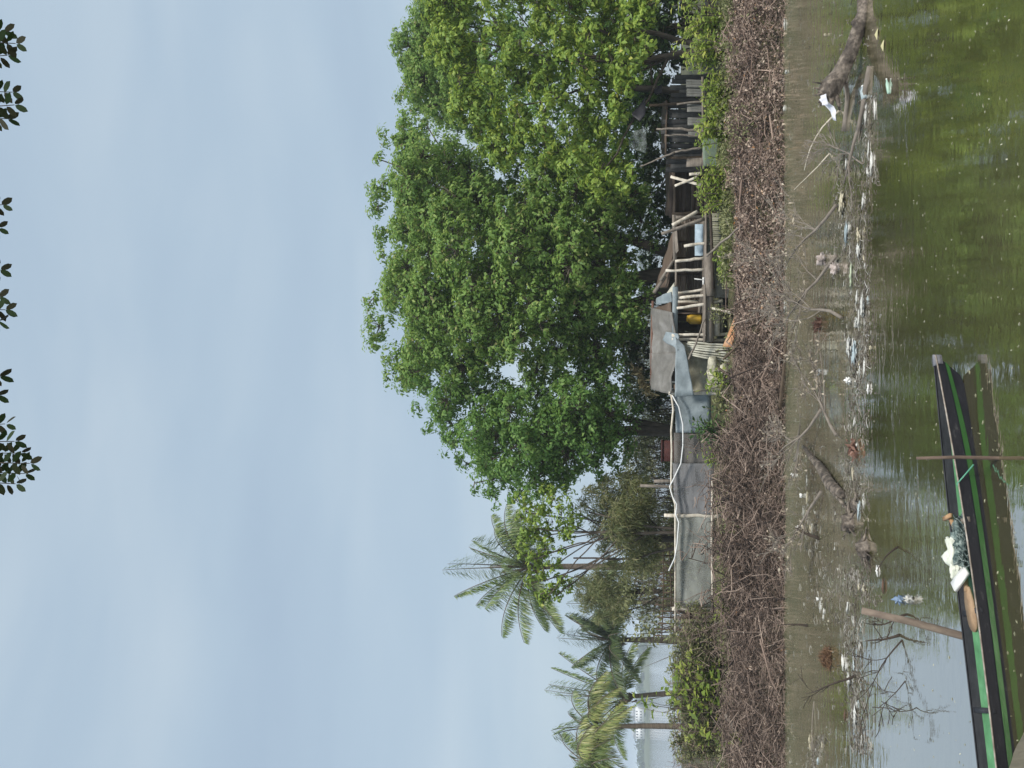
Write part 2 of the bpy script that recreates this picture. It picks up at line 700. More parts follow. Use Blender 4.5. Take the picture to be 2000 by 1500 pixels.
# ------------------------------------------------------------------ far shore
mb = MB()
vs, fs = [], []
xs = np.arange(-760, 761, 16.0)
prof = [(560, -1, 0), (575, 0.6, 0.1), (600, 1.8, 0.3), (660, 3, 1), (760, 5, 1), (860, 2, 0)]
for (y, z, k) in prof:
    for x in xs:
        vs.append((x, y + 14 * nz2(x, y, 0.01), z + k * 3.0 * nz2(x, y, 0.013, 2)))
W = len(xs)
fs = [(j * W + i, j * W + i + 1, (j + 1) * W + i + 1, (j + 1) * W + i) for j in range(len(prof) - 1) for i in range(W - 1)]
mb.add(vs, np.array(fs))
structure(mb.build('far_shore', surf_mat('far_grass', [(0.3, (0.05, 0.07, 0.03)), (0.7, (0.11, 0.12, 0.06))], scale=(.05, .05, .05), bump=0), smooth=True))
mb = MB()
nb = 380
for i in range(nb):
    x = random.uniform(-420, 420)
    y = random.uniform(585, 690)
    h = max(2.0, 6.0 + 3.5 * nz2(x, 0, 0.03, 8) + random.uniform(-2, 2.5))
    c = np.array([x, y, 1.5 + h * 0.45])
    k = 70
    d = nrm(rng.normal(0, 1, (k, 3)))
    C = c + d * np.array([h * 0.62, h * 0.5, h * 0.55]) * (0.6 + 0.4 * rng.random((k, 1)))
    Nn = nrm(d + np.array([0, 0, 0.6]) + rng.normal(0, 0.3, d.shape))
    leaves(mb, C, rng.normal(0, 1, d.shape), Nn, rng.uniform(1.4, 2.8, k), rng.uniform(1.2, 2.2, k))
far_leaf = leaf_mat('far_tree_foliage', [(0.0, (0.03, 0.055, 0.02)), (0.6, (0.05, 0.085, 0.03)), (1.0, (0.09, 0.12, 0.04))], transl=0.15)
stuff(mb.build('far_treeline', far_leaf), 'bluish band of trees along the shore across the lake', 'treeline')

white_wall = surf_mat('white_render', [(0.3, (0.62, 0.64, 0.66)), (0.7, (0.8, 0.8, 0.8))], scale=(.3, .3, .3), bump=0)
dark_win = surf_mat('dark_glass', [(0.3, (0.03, 0.04, 0.05)), (0.7, (0.06, 0.07, 0.08))], bump=0, rough=0.2)
roof_grey = surf_mat('grey_roof', [(0.3, (0.25, 0.27, 0.3)), (0.7, (0.38, 0.4, 0.42))], scale=(.3, .3, .3), bump=0)
for (x0, x1, y0, y1, lab) in ((1238, 1254, 1386, 1410, 'far white house with two rows of windows across the lake'),
                              (1239, 1255, 1420, 1444, 'far white house half hidden by the drooping palm fronds')):
    D = 572
    a, b = P(x1 + 4, y1, D), P(x0, y0, D)
    cx, w, h = (a.x + b.x) / 2, abs(b.x - a.x), b.z - a.z
    t = thing('house', lab, 'house', (cx, D, a.z))
    m_ = MB(); m_.box((cx, D + 4, (a.z + b.z) / 2), (w, 8, h)); m_.build('wall', white_wall, t)
    m_ = MB()
    zr = b.z
    m_.add([(cx - w * .54, D - .6, zr), (cx + w * .54, D - .6, zr), (cx + w * .54, D + 8.6, zr), (cx - w * .54, D + 8.6, zr),
            (cx - w * .3, D + 4, zr + 1.6), (cx + w * .3, D + 4, zr + 1.6)],
           [(0, 1, 5, 4), (1, 2, 5), (2, 3, 4, 5), (3, 0, 4), (3, 2, 1, 0)])
    m_.build('roof', roof_grey, t)
    for r_ in (0.32, 0.72):
        for k in range(4):
            m_ = MB()
            m_.box((cx - w * .36 + k * w * .24, D - .03, a.z + h * r_), (w * .11, .12, h * .17))
            m_.build('window', dark_win, t)

# ------------------------------------------------------------------ foliage materials
LF_MAIN = leaf_mat('tree_leaf_mid_green', [(0.0, (0.105, 0.195, 0.045)), (0.5, (0.178, 0.3, 0.07)), (0.85, (0.245, 0.37, 0.095)), (0.97, (0.33, 0.41, 0.125)), (1.0, (0.3, 0.25, 0.13))], transl=.42)
LF_DARK = leaf_mat('tree_leaf_deep_green', [(0.0, (0.085, 0.18, 0.043)), (0.6, (0.143, 0.268, 0.064)), (1.0, (0.22, 0.34, 0.092))], transl=.42)
LF_YEL = leaf_mat('tree_leaf_yellow_green', [(0.0, (0.11, 0.19, 0.035)), (0.5, (0.205, 0.31, 0.055)), (0.985, (0.33, 0.42, 0.08)), (1.0, (0.5, 0.42, 0.12))], transl=0.35)
LF_PALE = leaf_mat('shrub_leaf_pale', [(0.0, (0.13, 0.15, 0.065)), (0.6, (0.225, 0.245, 0.11)), (1.0, (0.33, 0.33, 0.17))])
LF_BRIGHT = leaf_mat('weed_leaf_bright', [(0.0, (0.13, 0.2, 0.045)), (0.6, (0.26, 0.36, 0.075)), (1.0, (0.45, 0.49, 0.13))], transl=0.5)
LF_OLIVE = leaf_mat('needle_olive', [(0.0, (0.11, 0.14, 0.055)), (0.6, (0.2, 0.22, 0.095)), (1.0, (0.3, 0.28, 0.15))], transl=0.4)
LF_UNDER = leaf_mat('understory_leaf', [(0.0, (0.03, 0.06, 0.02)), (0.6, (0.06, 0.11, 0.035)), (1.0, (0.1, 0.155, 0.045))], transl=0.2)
LF_PALM = leaf_mat('palm_leaflet', [(0.0, (0.1, 0.155, 0.05)), (0.6, (0.18, 0.25, 0.08)), (1.0, (0.3, 0.34, 0.13))], rough=0.4, spec=0.5)
LF_PALMY = leaf_mat('palm_leaflet_yellowing', [(0.0, (0.16, 0.21, 0.06)), (0.6, (0.29, 0.345, 0.1)), (1.0, (0.46, 0.43, 0.18))], rough=0.4, spec=0.5)
LF_NEAR = leaf_mat('near_leaflet', [(0.0, (0.016, 0.034, 0.010)), (0.7, (0.026, 0.048, 0.014)), (1.0, (0.035, 0.03, 0.018))], transl=0.07, spec=0.08)
BARK = surf_mat('tree_bark', [(0.3, (0.035, 0.028, 0.022)), (0.7, (0.12, 0.1, 0.08))], scale=(6, 6, 2), bump=0.6, bumpdist=0.03)
BARKP = surf_mat('palm_bark', [(0.3, (0.09, 0.07, 0.055)), (0.7, (0.2, 0.16, 0.125))], scale=(2, 2, 14), bump=0.6, bumpdist=0.03)
TWIG = surf_mat('twig_bark', [(0.2, (0.04, 0.03, 0.025)), (0.8, (0.16, 0.13, 0.1))], scale=(3, 3, 3), bump=0, island=0.7)


def make_tree(name, label, base, trunk_top, blobs, lm, per_m2, L, W, r_trunk, group='trees on the far bank', limbs=10, clump=0.24, up=0.5,
              per_clump=24, twig_r=True, extra_trunks=(), flat=.8):
    base = Vector(base)
    base.z = ground_z(base.x, base.y) - 0.1
    t = thing(name, label, 'tree', base, group)
    tb = MB()
    pts = limb(tb, base, trunk_top, r_trunk, r_trunk * 0.6, 0.3, 8, 9)
    for et in extra_trunks:
        limb(tb, base, et, r_trunk * .7, r_trunk * 0.35, 0.3, 8, 8)
    sel = random.sample(blobs, min(limbs, len(blobs)))
    for c, r in sel:
        a = pts[random.randint(len(pts) // 2, len(pts) - 1)]
        limb(tb, a, c, r_trunk * 0.32, 0.02, 0.35, 8, 6)
    tb.build('trunk', BARK, t, smooth=True)
    fb = MB()
    foliage(fb, blobs, per_m2, L, W, clump=clump, up=up, per_clump=per_clump, flat=flat)
    fb.build('crown', [lm, TWIG], t)
    return t


# big central tree
polyA = [(1110, 300), (1000, 330), (900, 275), (800, 225), (758, 250), (745, 285), (728, 340), (722, 380), (735, 430), (738, 480), (728, 530), (722, 580),
         (718, 640), (730, 690), (752, 745), (800, 765), (900, 780), (1000, 800), (1130, 770), (1200, 715), (1255, 650), (1275, 590), (1275, 500), (1285, 400), (1240, 330)]
gapsA = [(985, 718, 26), (1010, 690, 16), (868, 500, 20), (900, 495, 10), (958, 640, 16), (905, 655, 18), (965, 610, 12), (850, 720, 20), (930, 690, 14), (1150, 640, 22)]
bl = crown_blobs(polyA, 30, 41, 47, 3.2, 2, gapsA)
for (x, y, r) in ((1205, 575, 26), (1225, 600, 24), (1240, 570, 22), (1255, 605, 20), (1262, 575, 16), (1215, 620, 20), (1185, 600, 28), (1245, 625, 16), (1230, 540, 22)):
    bl.append((np.array(P(x, y, 27.2)), r * m_per_px(27.2)))
make_tree('broadleaf_tree', 'tallest broad green tree rising behind the shack roofs', P(1330, 520, 30), P(1080, 530, 30.5), bl, LF_MAIN, 135, 0.142, 0.075, 0.3, limbs=16,
          extra_trunks=(P(1050, 400, 31), P(1050, 640, 30)))

# left, darker tree
polyD = [(790, 745), (830, 800), (838, 840), (870, 885), (915, 925), (935, 960), (978, 1000), (1010, 985), (1060, 960), (1130, 950), (1190, 925), (1235, 890), (1242, 800), (1235, 720), (1180, 690),
         (1060, 740), (960, 745), (880, 730)]
gapsD = [(1008, 745, 14), (945, 905, 12), (1030, 925, 10), (975, 960, 12), (1050, 850, 8), (1110, 790, 9)]
bl = crown_blobs(polyD, 28.5, 38, 42, 2.8, 2, gapsD)
make_tree('broadleaf_tree', 'deep green tree with a rounded crown sloping down toward the coconut palm', P(1330, 850, 29), P(1130, 850, 29), bl, LF_DARK, 135, 0.14, 0.074, 0.22, limbs=14,
          extra_trunks=(P(1080, 760, 29),))

# back right tree
polyC = [(775, 60), (772, 110), (780, 150), (775, 190), (805, 215), (870, 262), (950, 300), (1010, 300), (980, 150), (930, -120), (840, -160), (810, -60), (815, -10), (795, 40)]
bl = crown_blobs(polyC, 36, 30, 36, 3.0, 2, [(820, 222, 12)])
make_tree('broadleaf_tree', 'round topped tree peeking over the yellow green tree', P(1320, 60, 36), P(980, 60, 36), bl, LF_MAIN, 120, 0.15, 0.08, 0.25, limbs=8)

# yellow-green tree at the right, nearer, larger leaves
polyB1 = [(832, 30), (838, 90), (880, 140), (888, 180), (890, 235), (925, 250), (945, 285), (985, 335), (1010, 315), (990, 260), (960, 215), (950, 160), (930, 110), (920, 40), (930, -120), (840, -140), (830, -40)]
bl = crown_blobs(polyB1, 25.5, 22, 26, 1.6, 2, [])
polyB2 = [(930, -140), (940, 60), (950, 150), (990, 240), (1010, 310), (1100, 340), (1180, 395), (1215, 350), (1220, 280), (1190, 210), (1225, 130), (1245, 60), (1250, -140)]
gB = [(1010, 40, 30), (925, 170, 12), (1020, 195, 24), (995, 230, 16), (1100, 240, 34), (1180, 110, 22), (1080, 80, 14)]
bl2 = crown_blobs(polyB2, 25, 28, 24, 1.8, 1, gB)
bl += bl2
for (x, y, r, d) in ((1205, 150, 18, 24), (1215, 175, 16, 23.8), (1195, 115, 22, 24), (1240, 75, 20, 24), (1230, 30, 26, 24), (1250, 10, 22, 24), (1205, 205, 16, 24), (1215, 225, 14, 24), (1180, 320, 18, 24),
                     (1200, 345, 16, 23.8), (1215, 370, 14, 23.6), (1235, 335, 11, 23.6), (1165, 355, 18, 24), (1150, 300, 16, 24), (1120, 320, 18, 24.2), (1190, 260, 14, 24), (1195, 240, 12, 24), (1225, 95, 20, 23.8), (1240, 125, 18, 23.8), (1262, 95, 18, 23.7), (1215, 130, 16, 23.6), (1235, 175, 14, 23.7), (1255, 40, 22, 23.6), (1270, 10, 22, 23.6), (1245, 150, 13, 23.6)):
    bl.append((np.array(P(x, y, d)), r * m_per_px(d)))
tB = make_tree('broadleaf_tree', 'yellow green tree with big leaves and open branches at the right edge', P(1345, 105, 25.5), P(1225, 130, 25.5), bl, LF_YEL, 150, 0.155, 0.082, 0.14, limbs=9, clump=0.2,
               per_clump=20, extra_trunks=(P(1140, 60, 25.5),))

polyB3 = [(950, -140), (950, 60), (940, 200), (960, 330), (1100, 380), (1230, 380), (1270, 240), (1280, 100), (1280, -140)]
bl = crown_blobs(polyB3, 29.5, 31, 30, 1.6, 1, [(1012, 42, 15), (1022, 195, 12)])
make_tree('broadleaf_tree', 'shaded deep green tree behind the open branches of the yellow green tree', P(1330, 190, 29.5), P(1200, 170, 29.5), bl, LF_DARK, 105, 0.13, 0.07, 0.14, limbs=8)

# small light tree in front of the palm
polyE = [(1005, 970), (1010, 1010), (1015, 1060), (1030, 1100), (1040, 1150), (1060, 1185), (1085, 1180), (1110, 1140), (1095, 1090), (1120, 1040), (1140, 990), (1110, 960), (1060, 960)]
bl = crown_blobs(polyE, 27, 18, 19, 1.0, 1, [(1085, 1060, 15), (1110, 1000, 14), (1090, 1110, 12)])
make_tree('slender_tree', 'slender tree with small light green leaves in front of the tall coconut palm', P(1320, 1040, 27), P(1150, 1040, 27), bl, LF_YEL, 115, 0.13, 0.07, 0.07, limbs=14, clump=0.16,
          per_clump=14, extra_trunks=(P(1150, 1000, 27), P(1120, 1090, 27)))

# feathery olive trees
for (poly, D, lab, by, ty) in (
        ([(1130, 960), (1150, 1000), (1150, 1040), (1175, 1090), (1190, 1110), (1240, 1120), (1285, 1100), (1290, 1000), (1270, 940), (1200, 930)], 27.6,
         'feathery olive tree behind the middle of the net fence', 1040, 1190),
        ([(1128, 1130), (1122, 1165), (1150, 1200), (1200, 1215), (1235, 1190), (1240, 1150), (1215, 1120), (1160, 1110)], 34,
         'feathery olive tree with a drooping crown left of the tall coconut palm', 1155, 1180)):
    blobs = crown_blobs(poly, D, 20, 20, 1.2, 2, [])
    base = P(1330, by, D)
    base.z = ground_z(base.x, base.y)
    t = thing('feathery_tree', lab, 'tree', base, 'feathery trees on the far bank')
    tb = MB()
    pts = limb(tb, base, P(ty, by + 8, D), 0.1, 0.05, 0.25, 8, 7)
    for c, r in random.sample(blobs, min(18, len(blobs))):
        limb(tb, pts[random.randint(2, 7)], c, 0.04, 0.012, 0.3, 6, 5)
    tb.build('trunk', BARK, t, smooth=True)
    fb = MB()
    for c, r in blobs:
        n = int(430 * (r / 0.4) ** 2)
        d = nrm(rng.normal(0, 1, (n, 3)))
        C = c + d * r * (rng.random((n, 1)) ** 0.5) * 1.2
        A = nrm(d * 0.5 + rng.normal(0, 0.5, d.shape) + np.array([0, 0, -0.5]))
        leaves(fb, C, A, rng.normal(0, 1, d.shape), rng.uniform(0.14, 0.32, n), 0.028)
    fb.build('crown', LF_OLIVE, t)

# dark understory shrubs beneath and behind the big trees
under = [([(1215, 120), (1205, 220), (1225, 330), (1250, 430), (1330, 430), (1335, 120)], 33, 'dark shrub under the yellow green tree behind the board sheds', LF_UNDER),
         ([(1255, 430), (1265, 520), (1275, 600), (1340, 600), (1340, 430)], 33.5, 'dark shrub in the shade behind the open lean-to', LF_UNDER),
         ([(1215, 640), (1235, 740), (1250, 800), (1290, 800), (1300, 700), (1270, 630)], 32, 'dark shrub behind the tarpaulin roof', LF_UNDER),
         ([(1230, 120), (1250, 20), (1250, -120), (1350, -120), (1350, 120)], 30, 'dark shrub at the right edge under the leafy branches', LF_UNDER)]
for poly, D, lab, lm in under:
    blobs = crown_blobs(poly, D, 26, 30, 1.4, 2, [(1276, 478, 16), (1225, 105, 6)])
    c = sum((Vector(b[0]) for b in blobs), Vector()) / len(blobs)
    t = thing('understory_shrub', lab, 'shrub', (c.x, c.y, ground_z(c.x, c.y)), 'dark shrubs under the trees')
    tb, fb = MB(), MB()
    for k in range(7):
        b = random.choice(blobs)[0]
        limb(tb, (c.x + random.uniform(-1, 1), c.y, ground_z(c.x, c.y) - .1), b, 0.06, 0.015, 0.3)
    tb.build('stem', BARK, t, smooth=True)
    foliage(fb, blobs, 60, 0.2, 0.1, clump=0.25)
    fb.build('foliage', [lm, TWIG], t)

# brown thicket of bare stems under the dark tree (uncountable)
mb = MB()
n = 900
x = rng.uniform(-9.0, 3.0, n)
P0 = np.stack([x, rng.uniform(30, 39, n), np.full(n, 0.75)], 1)
P1 = P0 + np.stack([rng.normal(0, 0.5, n), rng.normal(0, 0.5, n), rng.uniform(0.7, 3.0, n)], 1)
sticks(mb, P0, P1, rng.uniform(0.012, 0.03, n), 0.006, bend=0.06)
n = 2600
P0 = np.stack([rng.uniform(-8.5, 2.6, n), rng.uniform(30, 39, n), rng.uniform(1.2, 3.4, n)], 1)
P1 = P0 + rng.normal(0, 0.35, (n, 3))
sticks(mb, P0, P1, 0.008, 0.004, bend=0.1)
stuff(mb.build('thicket', TWIG), 'brown thicket of bare stems under the dark tree behind the net fence', 'thicket')
mb = MB()
n = 30000
C = np.stack([rng.uniform(-9.2, 2.6, n), rng.uniform(31, 39, n), 0.9 + 2.9 * rng.random(n) ** 1.1], 1)
keep = np.array([nz2(c[0] * 1.0, c[2] * 2.4 + c[1] * .2, 0.9, 4) > -0.06 for c in C])
C = C[keep]
n = len(C)
leaves(mb, C, rng.normal(0, 1, (n, 3)), rng.normal(0, 1, (n, 3)) + np.array([0, -.3, .4]), rng.uniform(0.1, 0.24, n), rng.uniform(0.05, 0.1, n))
stuff(mb.build('thicket_foliage', leaf_mat('thicket_leaf', [(0, (0.1, 0.115, 0.05)), (0.6, (0.19, 0.205, 0.09)), (1, (0.29, 0.3, 0.14))])),
      'olive brown leaves of the thicket behind the net fence', 'undergrowth')


# ------------------------------------------------------------------ palms
def frond(parent, base, az, el, L, droop, lm, nl=84, wl=0.036, ll=0.75, curl=0.0):
    mb = MB()
    base = Vector(base)
    hd = Vector((math.cos(az), math.sin(az), 0))
    side0 = Vector((-math.sin(az), math.cos(az), 0))
    pts = []
    n = 12
    for i in range(n + 1):
        t = i / n
        p = base + hd * (L * t * math.cos(el)) + Vector((0, 0, 1)) * (L * t * math.sin(el) - droop * L * t ** 2.2) + side0 * (curl * L * t * t)
        pts.append(p)
    mb.tube(pts, [0.035 * (1 - 0.85 * i / n) + 0.004 for i in range(n + 1)], 4, mat=1)
    C, A, NN, LL, WW = [], [], [], [], []
    for k in range(nl):
        t = 0.12 + 0.88 * (k + 0.5) / nl
        fi = min(n - 1, int(t * n))
        p = pts[fi].lerp(pts[fi + 1], t * n - fi)
        tan = (pts[fi + 1] - pts[fi]).normalized()
        side = tan.cross(Vector((0, 0, 1)))
        side = side.normalized() if side.length > 1e-3 else side0
        for s in (-1, 1):
            l = ll * (math.sin(math.pi * min(1, 0.18 + 0.78 * t)) ** 0.6) * random.uniform(0.8, 1.1)
            d = (side * s * random.uniform(.5, .85) + tan * random.uniform(.35, .75) + Vector((0, 0, -0.6 - 0.4 * t + random.uniform(-.45, .3)))).normalized()
            C.append(p + d * l / 2)
            A.append(d)
            NN.append((Vector((0, 0, 1)) + side * s * 0.4 + Vector([random.uniform(-.3, .3) for _ in range(3)])).normalized())
            LL.append(l)
            WW.append(wl)
    leaves(mb, np.array(C), np.array(A), np.array(NN), LL, WW, fold=0.2, droop=0.18)
    return mb.build('frond', [lm, BARKP], parent)


def palm(label, base_px, crown_px, D, fr, lm, r=0.14, group='coconut palms on the far bank', ll=1.0, wl=0.038, nl=84):
    c = P(*crown_px, D)
    b = P(*base_px, D)
    b.z = ground_z(b.x, b.y) - 0.1
    t = thing('coconut_palm', label, 'palm tree', b, group)
    mb = MB()
    n = 14
    pts, rr = [], []
    for i in range(n + 1):
        f = i / n
        p = b.lerp(c, f)
        p.x += 0.25 * math.sin(f * 3.0) * (c.z - b.z) * 0.04
        pts.append(p)
        rr.append(r * (1.25 - 0.45 * f) * (1 + 0.05 * (i % 2)))
    mb.tube(pts, rr, 9)
    mb.build('trunk', BARKP, t, smooth=True)
    mb = MB()
    for k in range(26):   # fibrous leaf bases
        a = random.uniform(0, 6.28)
        q = c + Vector((math.cos(a), math.sin(a), 0)) * 0.16 + Vector((0, 0, random.uniform(-.7, .1)))
        mb.beam(q, q + Vector((math.cos(a) * .14, math.sin(a) * .14, .28)), .09, .03)
    mb.build('crown_base', BARKP, t)
    fr = list(fr) + [(a + random.uniform(12, 30), e + random.uniform(-14, 10), l * random.uniform(.8, 1.0), d_ + random.uniform(-.05, .12), *o_) for (a, e, l, d_, *o_) in fr[::2]]
    for (az, el, L, dr, *o) in fr:
        frond(t, c + Vector((0, 0, random.uniform(-.1, .15))), R(az), R(el), L, dr, o[0] if o else lm, nl, wl, ll, random.uniform(-.08, .08))
    return t


# az 0 = towards picture-right of the upright scene, 180 = left, 270 = towards the viewer
palm('tallest coconut palm, its crown beside the big dark tree', (1325, 1112), (1035, 1108), 42,
     [(270, 82, 4.6, .10), (200, 72, 4.7, .18), (330, 66, 4.4, .3), (160, 60, 4.4, .25), (20, 55, 4.2, .35), (185, 38, 4.2, .3), (350, 40, 4.2, .42), (215, 20, 3.8, .35), (150, 15, 3.8, .4),
      (40, 30, 4.0, .5), (100, 60, 4.2, .3), (280, 45, 4, .5), (80, 20, 3.8, .5), (230, 50, 4.0, .3), (190, -10, 3.0, .35), (60, 70, 4.5, .2)], LF_PALM, r=.15)
palm('dark green coconut palm with a shaggy brown trunk top', (1322, 1252), (1200, 1250), 48,
     [(270, 80, 3.6, .12), (195, 65, 3.6, .25), (345, 68, 3.6, .25), (180, 40, 3.4, .4), (0, 42, 3.4, .4), (200, 12, 3.0, .45), (340, 12, 3.0, .45), (240, 60, 3.4, .3), (300, 55, 3.4, .3), (90, 60, 3.4, .3),
      (130, 30, 3.2, .4), (50, 30, 3.2, .4), (270, 25, 3.0, .5), (160, -12, 2.6, .3), (20, 70, 3.6, .2)], leaf_mat('palm_leaflet_dark', [(0.0, (0.06, 0.1, 0.04)), (0.6, (0.11, 0.16, 0.06)), (1.0, (0.19, 0.22, 0.085))], rough=0.4, spec=0.5),
     r=.15, ll=.85)
palm('coconut palm with tall spread fronds behind the leafy weeds', (1330, 1352), (1222, 1362), 50,
     [(268, 85, 4.8, .05), (30, 62, 4.9, .1), (10, 74, 5.0, .1), (185, 70, 4.2, .3), (170, 40, 3.8, .45), (350, 35, 3.6, .5), (215, 55, 4.0, .35, LF_PALMY), (100, 60, 4, .3), (310, 50, 3.6, .5), (150, 20, 3.2, .5),
      (20, 12, 3.2, .4)], LF_PALM, r=.13, ll=.9)
palm('yellowing coconut palm with drooping fronds and a bare reddish trunk', (1325, 1418), (1168, 1420), 43,
     [(270, 70, 3.2, .3), (190, 55, 3.2, .55, LF_PALMY), (350, 55, 3.2, .5), (170, 30, 3.2, .75, LF_PALMY), (10, 35, 3.2, .7, LF_PALMY), (220, 45, 3.2, .7), (320, 40, 3.0, .75, LF_PALMY), (150, 60, 3.2, .5), (90, 60, 3.2, .4),
      (60, 30, 3.0, .6), (250, 20, 2.8, .8, LF_PALMY), (200, 15, 2.8, .7)], LF_PALM, r=.12, ll=.95, nl=46)
palm('coconut palm cut by the left end of the bank, fronds drooping to the weeds', (1325, 1530), (1165, 1500), 40,
     [(270, 60, 3.0, .45), (10, 50, 3.2, .6, LF_PALMY), (350, 30, 3.0, .8, LF_PALMY), (30, 65, 3.2, .4), (330, 50, 3.0, .7, LF_PALMY), (180, 50, 3.0, .5), (200, 30, 3.0, .6), (90, 60, 3, .4), (300, 25, 2.8, .8), (20, 20, 2.8, .8)],
     LF_PALM, r=.12, ll=.95, nl=46)
# small palm crown seen behind the feathery tree
palm('short coconut palm half hidden by the feathery tree', (1325, 1178), (1195, 1178), 52,
     [(270, 80, 3.2, .15), (190, 60, 3.2, .3), (350, 60, 3.2, .3), (180, 30, 3, .45), (0, 30, 3, .45), (230, 50, 3, .4), (310, 50, 3, .4), (90, 55, 3, .4)], LF_PALM, r=.12, ll=.85)

# ------------------------------------------------------------------ bank brush
BRUSH = surf_mat('dead_brush', [(0.32, (0.04, 0.028, 0.023)), (0.52, (0.23, 0.163, 0.13)), (0.77, (0.41, 0.31, 0.25)), (1.0, (0.56, 0.47, 0.4))], scale=(1.5, 1.5, 1.5), bump=0, island=0.5, rough=0.9)
BRUSHG = surf_mat('dead_brush_grey', [(0.32, (0.04, 0.029, 0.024)), (0.52, (0.215, 0.158, 0.128)), (0.77, (0.39, 0.305, 0.25)), (1.0, (0.55, 0.47, 0.4))], scale=(1.5, 1.5, 1.5), bump=0, island=0.5, rough=0.9)
DRYLEAF = leaf_mat('dry_leaf', [(0.0, (0.09, 0.064, 0.052)), (0.4, (0.25, 0.185, 0.15)), (0.8, (0.39, 0.305, 0.25)), (0.97, (0.52, 0.43, 0.34)), (1.0, (0.42, 0.2, 0.07))], transl=0.1, rough=0.9)
gz = np.vectorize(ground_z)
lump = np.vectorize(lambda a, b: (-.22 if (-.6 < a < 4.6 and b > 20.75) else 0) + (.25 if (-.6 < a < 4.6 and b > 20.75) else 1) * max(0, .65 + 2.0 * nz2(a, b, 1.7, 12) + 1.1 * nz2(a, b, 4.2, 3)))


def brush(n, x0, x1, y0, y1, lmin, lmax, r, lift, mat, name, label, bend=.2, vert=.4):
    mb = MB()
    x = rng.uniform(x0, x1, n)
    y = rng.uniform(y0, y1, n)
    z = gz(x, y) + lift * (.35 + lump(x, y)) * rng.random(n) ** 1.4 - .02
    C = np.stack([x, y, z], 1)
    d = nrm(np.stack([rng.normal(0, 1, n), rng.normal(0, .55, n) , rng.normal(0, vert, n)], 1) + np.stack([np.zeros(n), np.full(n, .12), np.full(n, .06)], 1))
    Ln = (lmin + (lmax - lmin) * rng.random(n) ** 2).reshape(-1, 1)
    sticks(mb, C - d * Ln / 2, C + d * Ln / 2, r * rng.uniform(.5, 1.5, n), r * .4, bend=bend)
    return stuff(mb.build(name, mat), label, 'brushwood')


brush(17000, -11, 1.0, 19.65, 21.6, .12, .95, .0075, .34, BRUSHG, 'brushwood', 'tangle of grey brown dead branches covering the left and middle of the bank')
brush(6500, 0.0, 11.5, 19.65, 21.55, .1, .7, .008, .26, BRUSH, 'brushwood', 'matted brown dead vines covering the right of the bank', bend=.2)
brush(260, -11, 2.5, 19.9, 21.5, .6, 1.9, .024, .4, BRUSHG, 'brushwood', 'thicker grey dead branches sticking out of the brush of the bank', bend=.2, vert=.35)
brush(160, 2.5, 11, 19.9, 21.5, .6, 1.8, .016, .3, BRUSH, 'brushwood', 'longer dead branches lying over the matted vines', bend=.1, vert=.25)
brush(1500, -5.2, -1.0, 20.4, 21.8, .2, 1.0, .012, .58, BRUSHG, 'brushwood', 'heap of dead branches rising above the bank below the net fence', bend=.15, vert=.7)
mb = MB()
for (n, x0, x1, lmx) in ((26000, -.5, 11.5, .3), (15000, -11.5, 0.5, .25)):
    x = rng.uniform(x0, x1, n)
    y = rng.uniform(19.7, 21.65, n)
    C = np.stack([x, y, gz(x, y) + lmx * (.3 + lump(x, y)) * rng.random(n) ** 1.4], 1)
    leaves(mb, C, rng.normal(0, 1, (n, 3)), rng.normal(0, 1, (n, 3)) + np.array([0, -.6, .6]), rng.uniform(.04, .11, n), rng.uniform(.02, .05, n), fold=.3, droop=.3)
stuff(mb.build('leaf_litter', DRYLEAF), 'curled brown dead leaves caught in the brushwood of the bank', 'leaf litter')

WOODG = surf_mat('weathered_grey_wood', [(0.25, (0.1, 0.085, 0.07)), (0.6, (0.22, 0.19, 0.16)), (0.9, (0.36, 0.32, 0.27))], scale=(4, 4, 12), bump=.4)
WOODP = surf_mat('pale_peeled_wood', [(0.3, (0.3, 0.26, 0.2)), (0.5, (0.54, 0.49, 0.41)), (0.75, (0.72, 0.68, 0.6))], scale=(5, 5, 9), bump=.3)
WOODD = surf_mat('dark_wet_wood', [(0.25, (0.025, 0.018, 0.014)), (0.6, (0.06, 0.045, 0.035)), (0.9, (0.13, 0.1, 0.08))], scale=(6, 6, 6), bump=.5)
WOODB = surf_mat('brown_wood', [(0.25, (0.05, 0.035, 0.025)), (0.6, (0.11, 0.08, 0.055)), (0.9, (0.2, 0.15, 0.11))], scale=(5, 5, 12), bump=.4)


def pole_px(name, label, cat, a, b, r, mat, D=None, group=None, ra=None, z=None, wob=.02):
    """a single branch or pole between two picture points; depth per end"""
    A = P(*a) if len(a) == 3 else G(*a)
    B = P(*b) if len(b) == 3 else G(*b)
    mb = MB()
    n = 9
    pts, rr = [], []
    ln = (B - A).length
    for i in range(n):
        f = i / (n - 1)
        p = A.lerp(B, f)
        if 0 < i < n - 1:
            p += Vector([random.uniform(-1, 1) for _ in range(3)]) * wob * ln
        pts.append(p)
        rr.append(r + ((ra if ra is not None else r * .7) - r) * f)
    mb.tube(pts, rr, 7)
    return tag(mb.build(name, mat, smooth=True, origin=tuple(A)), label, cat, group)


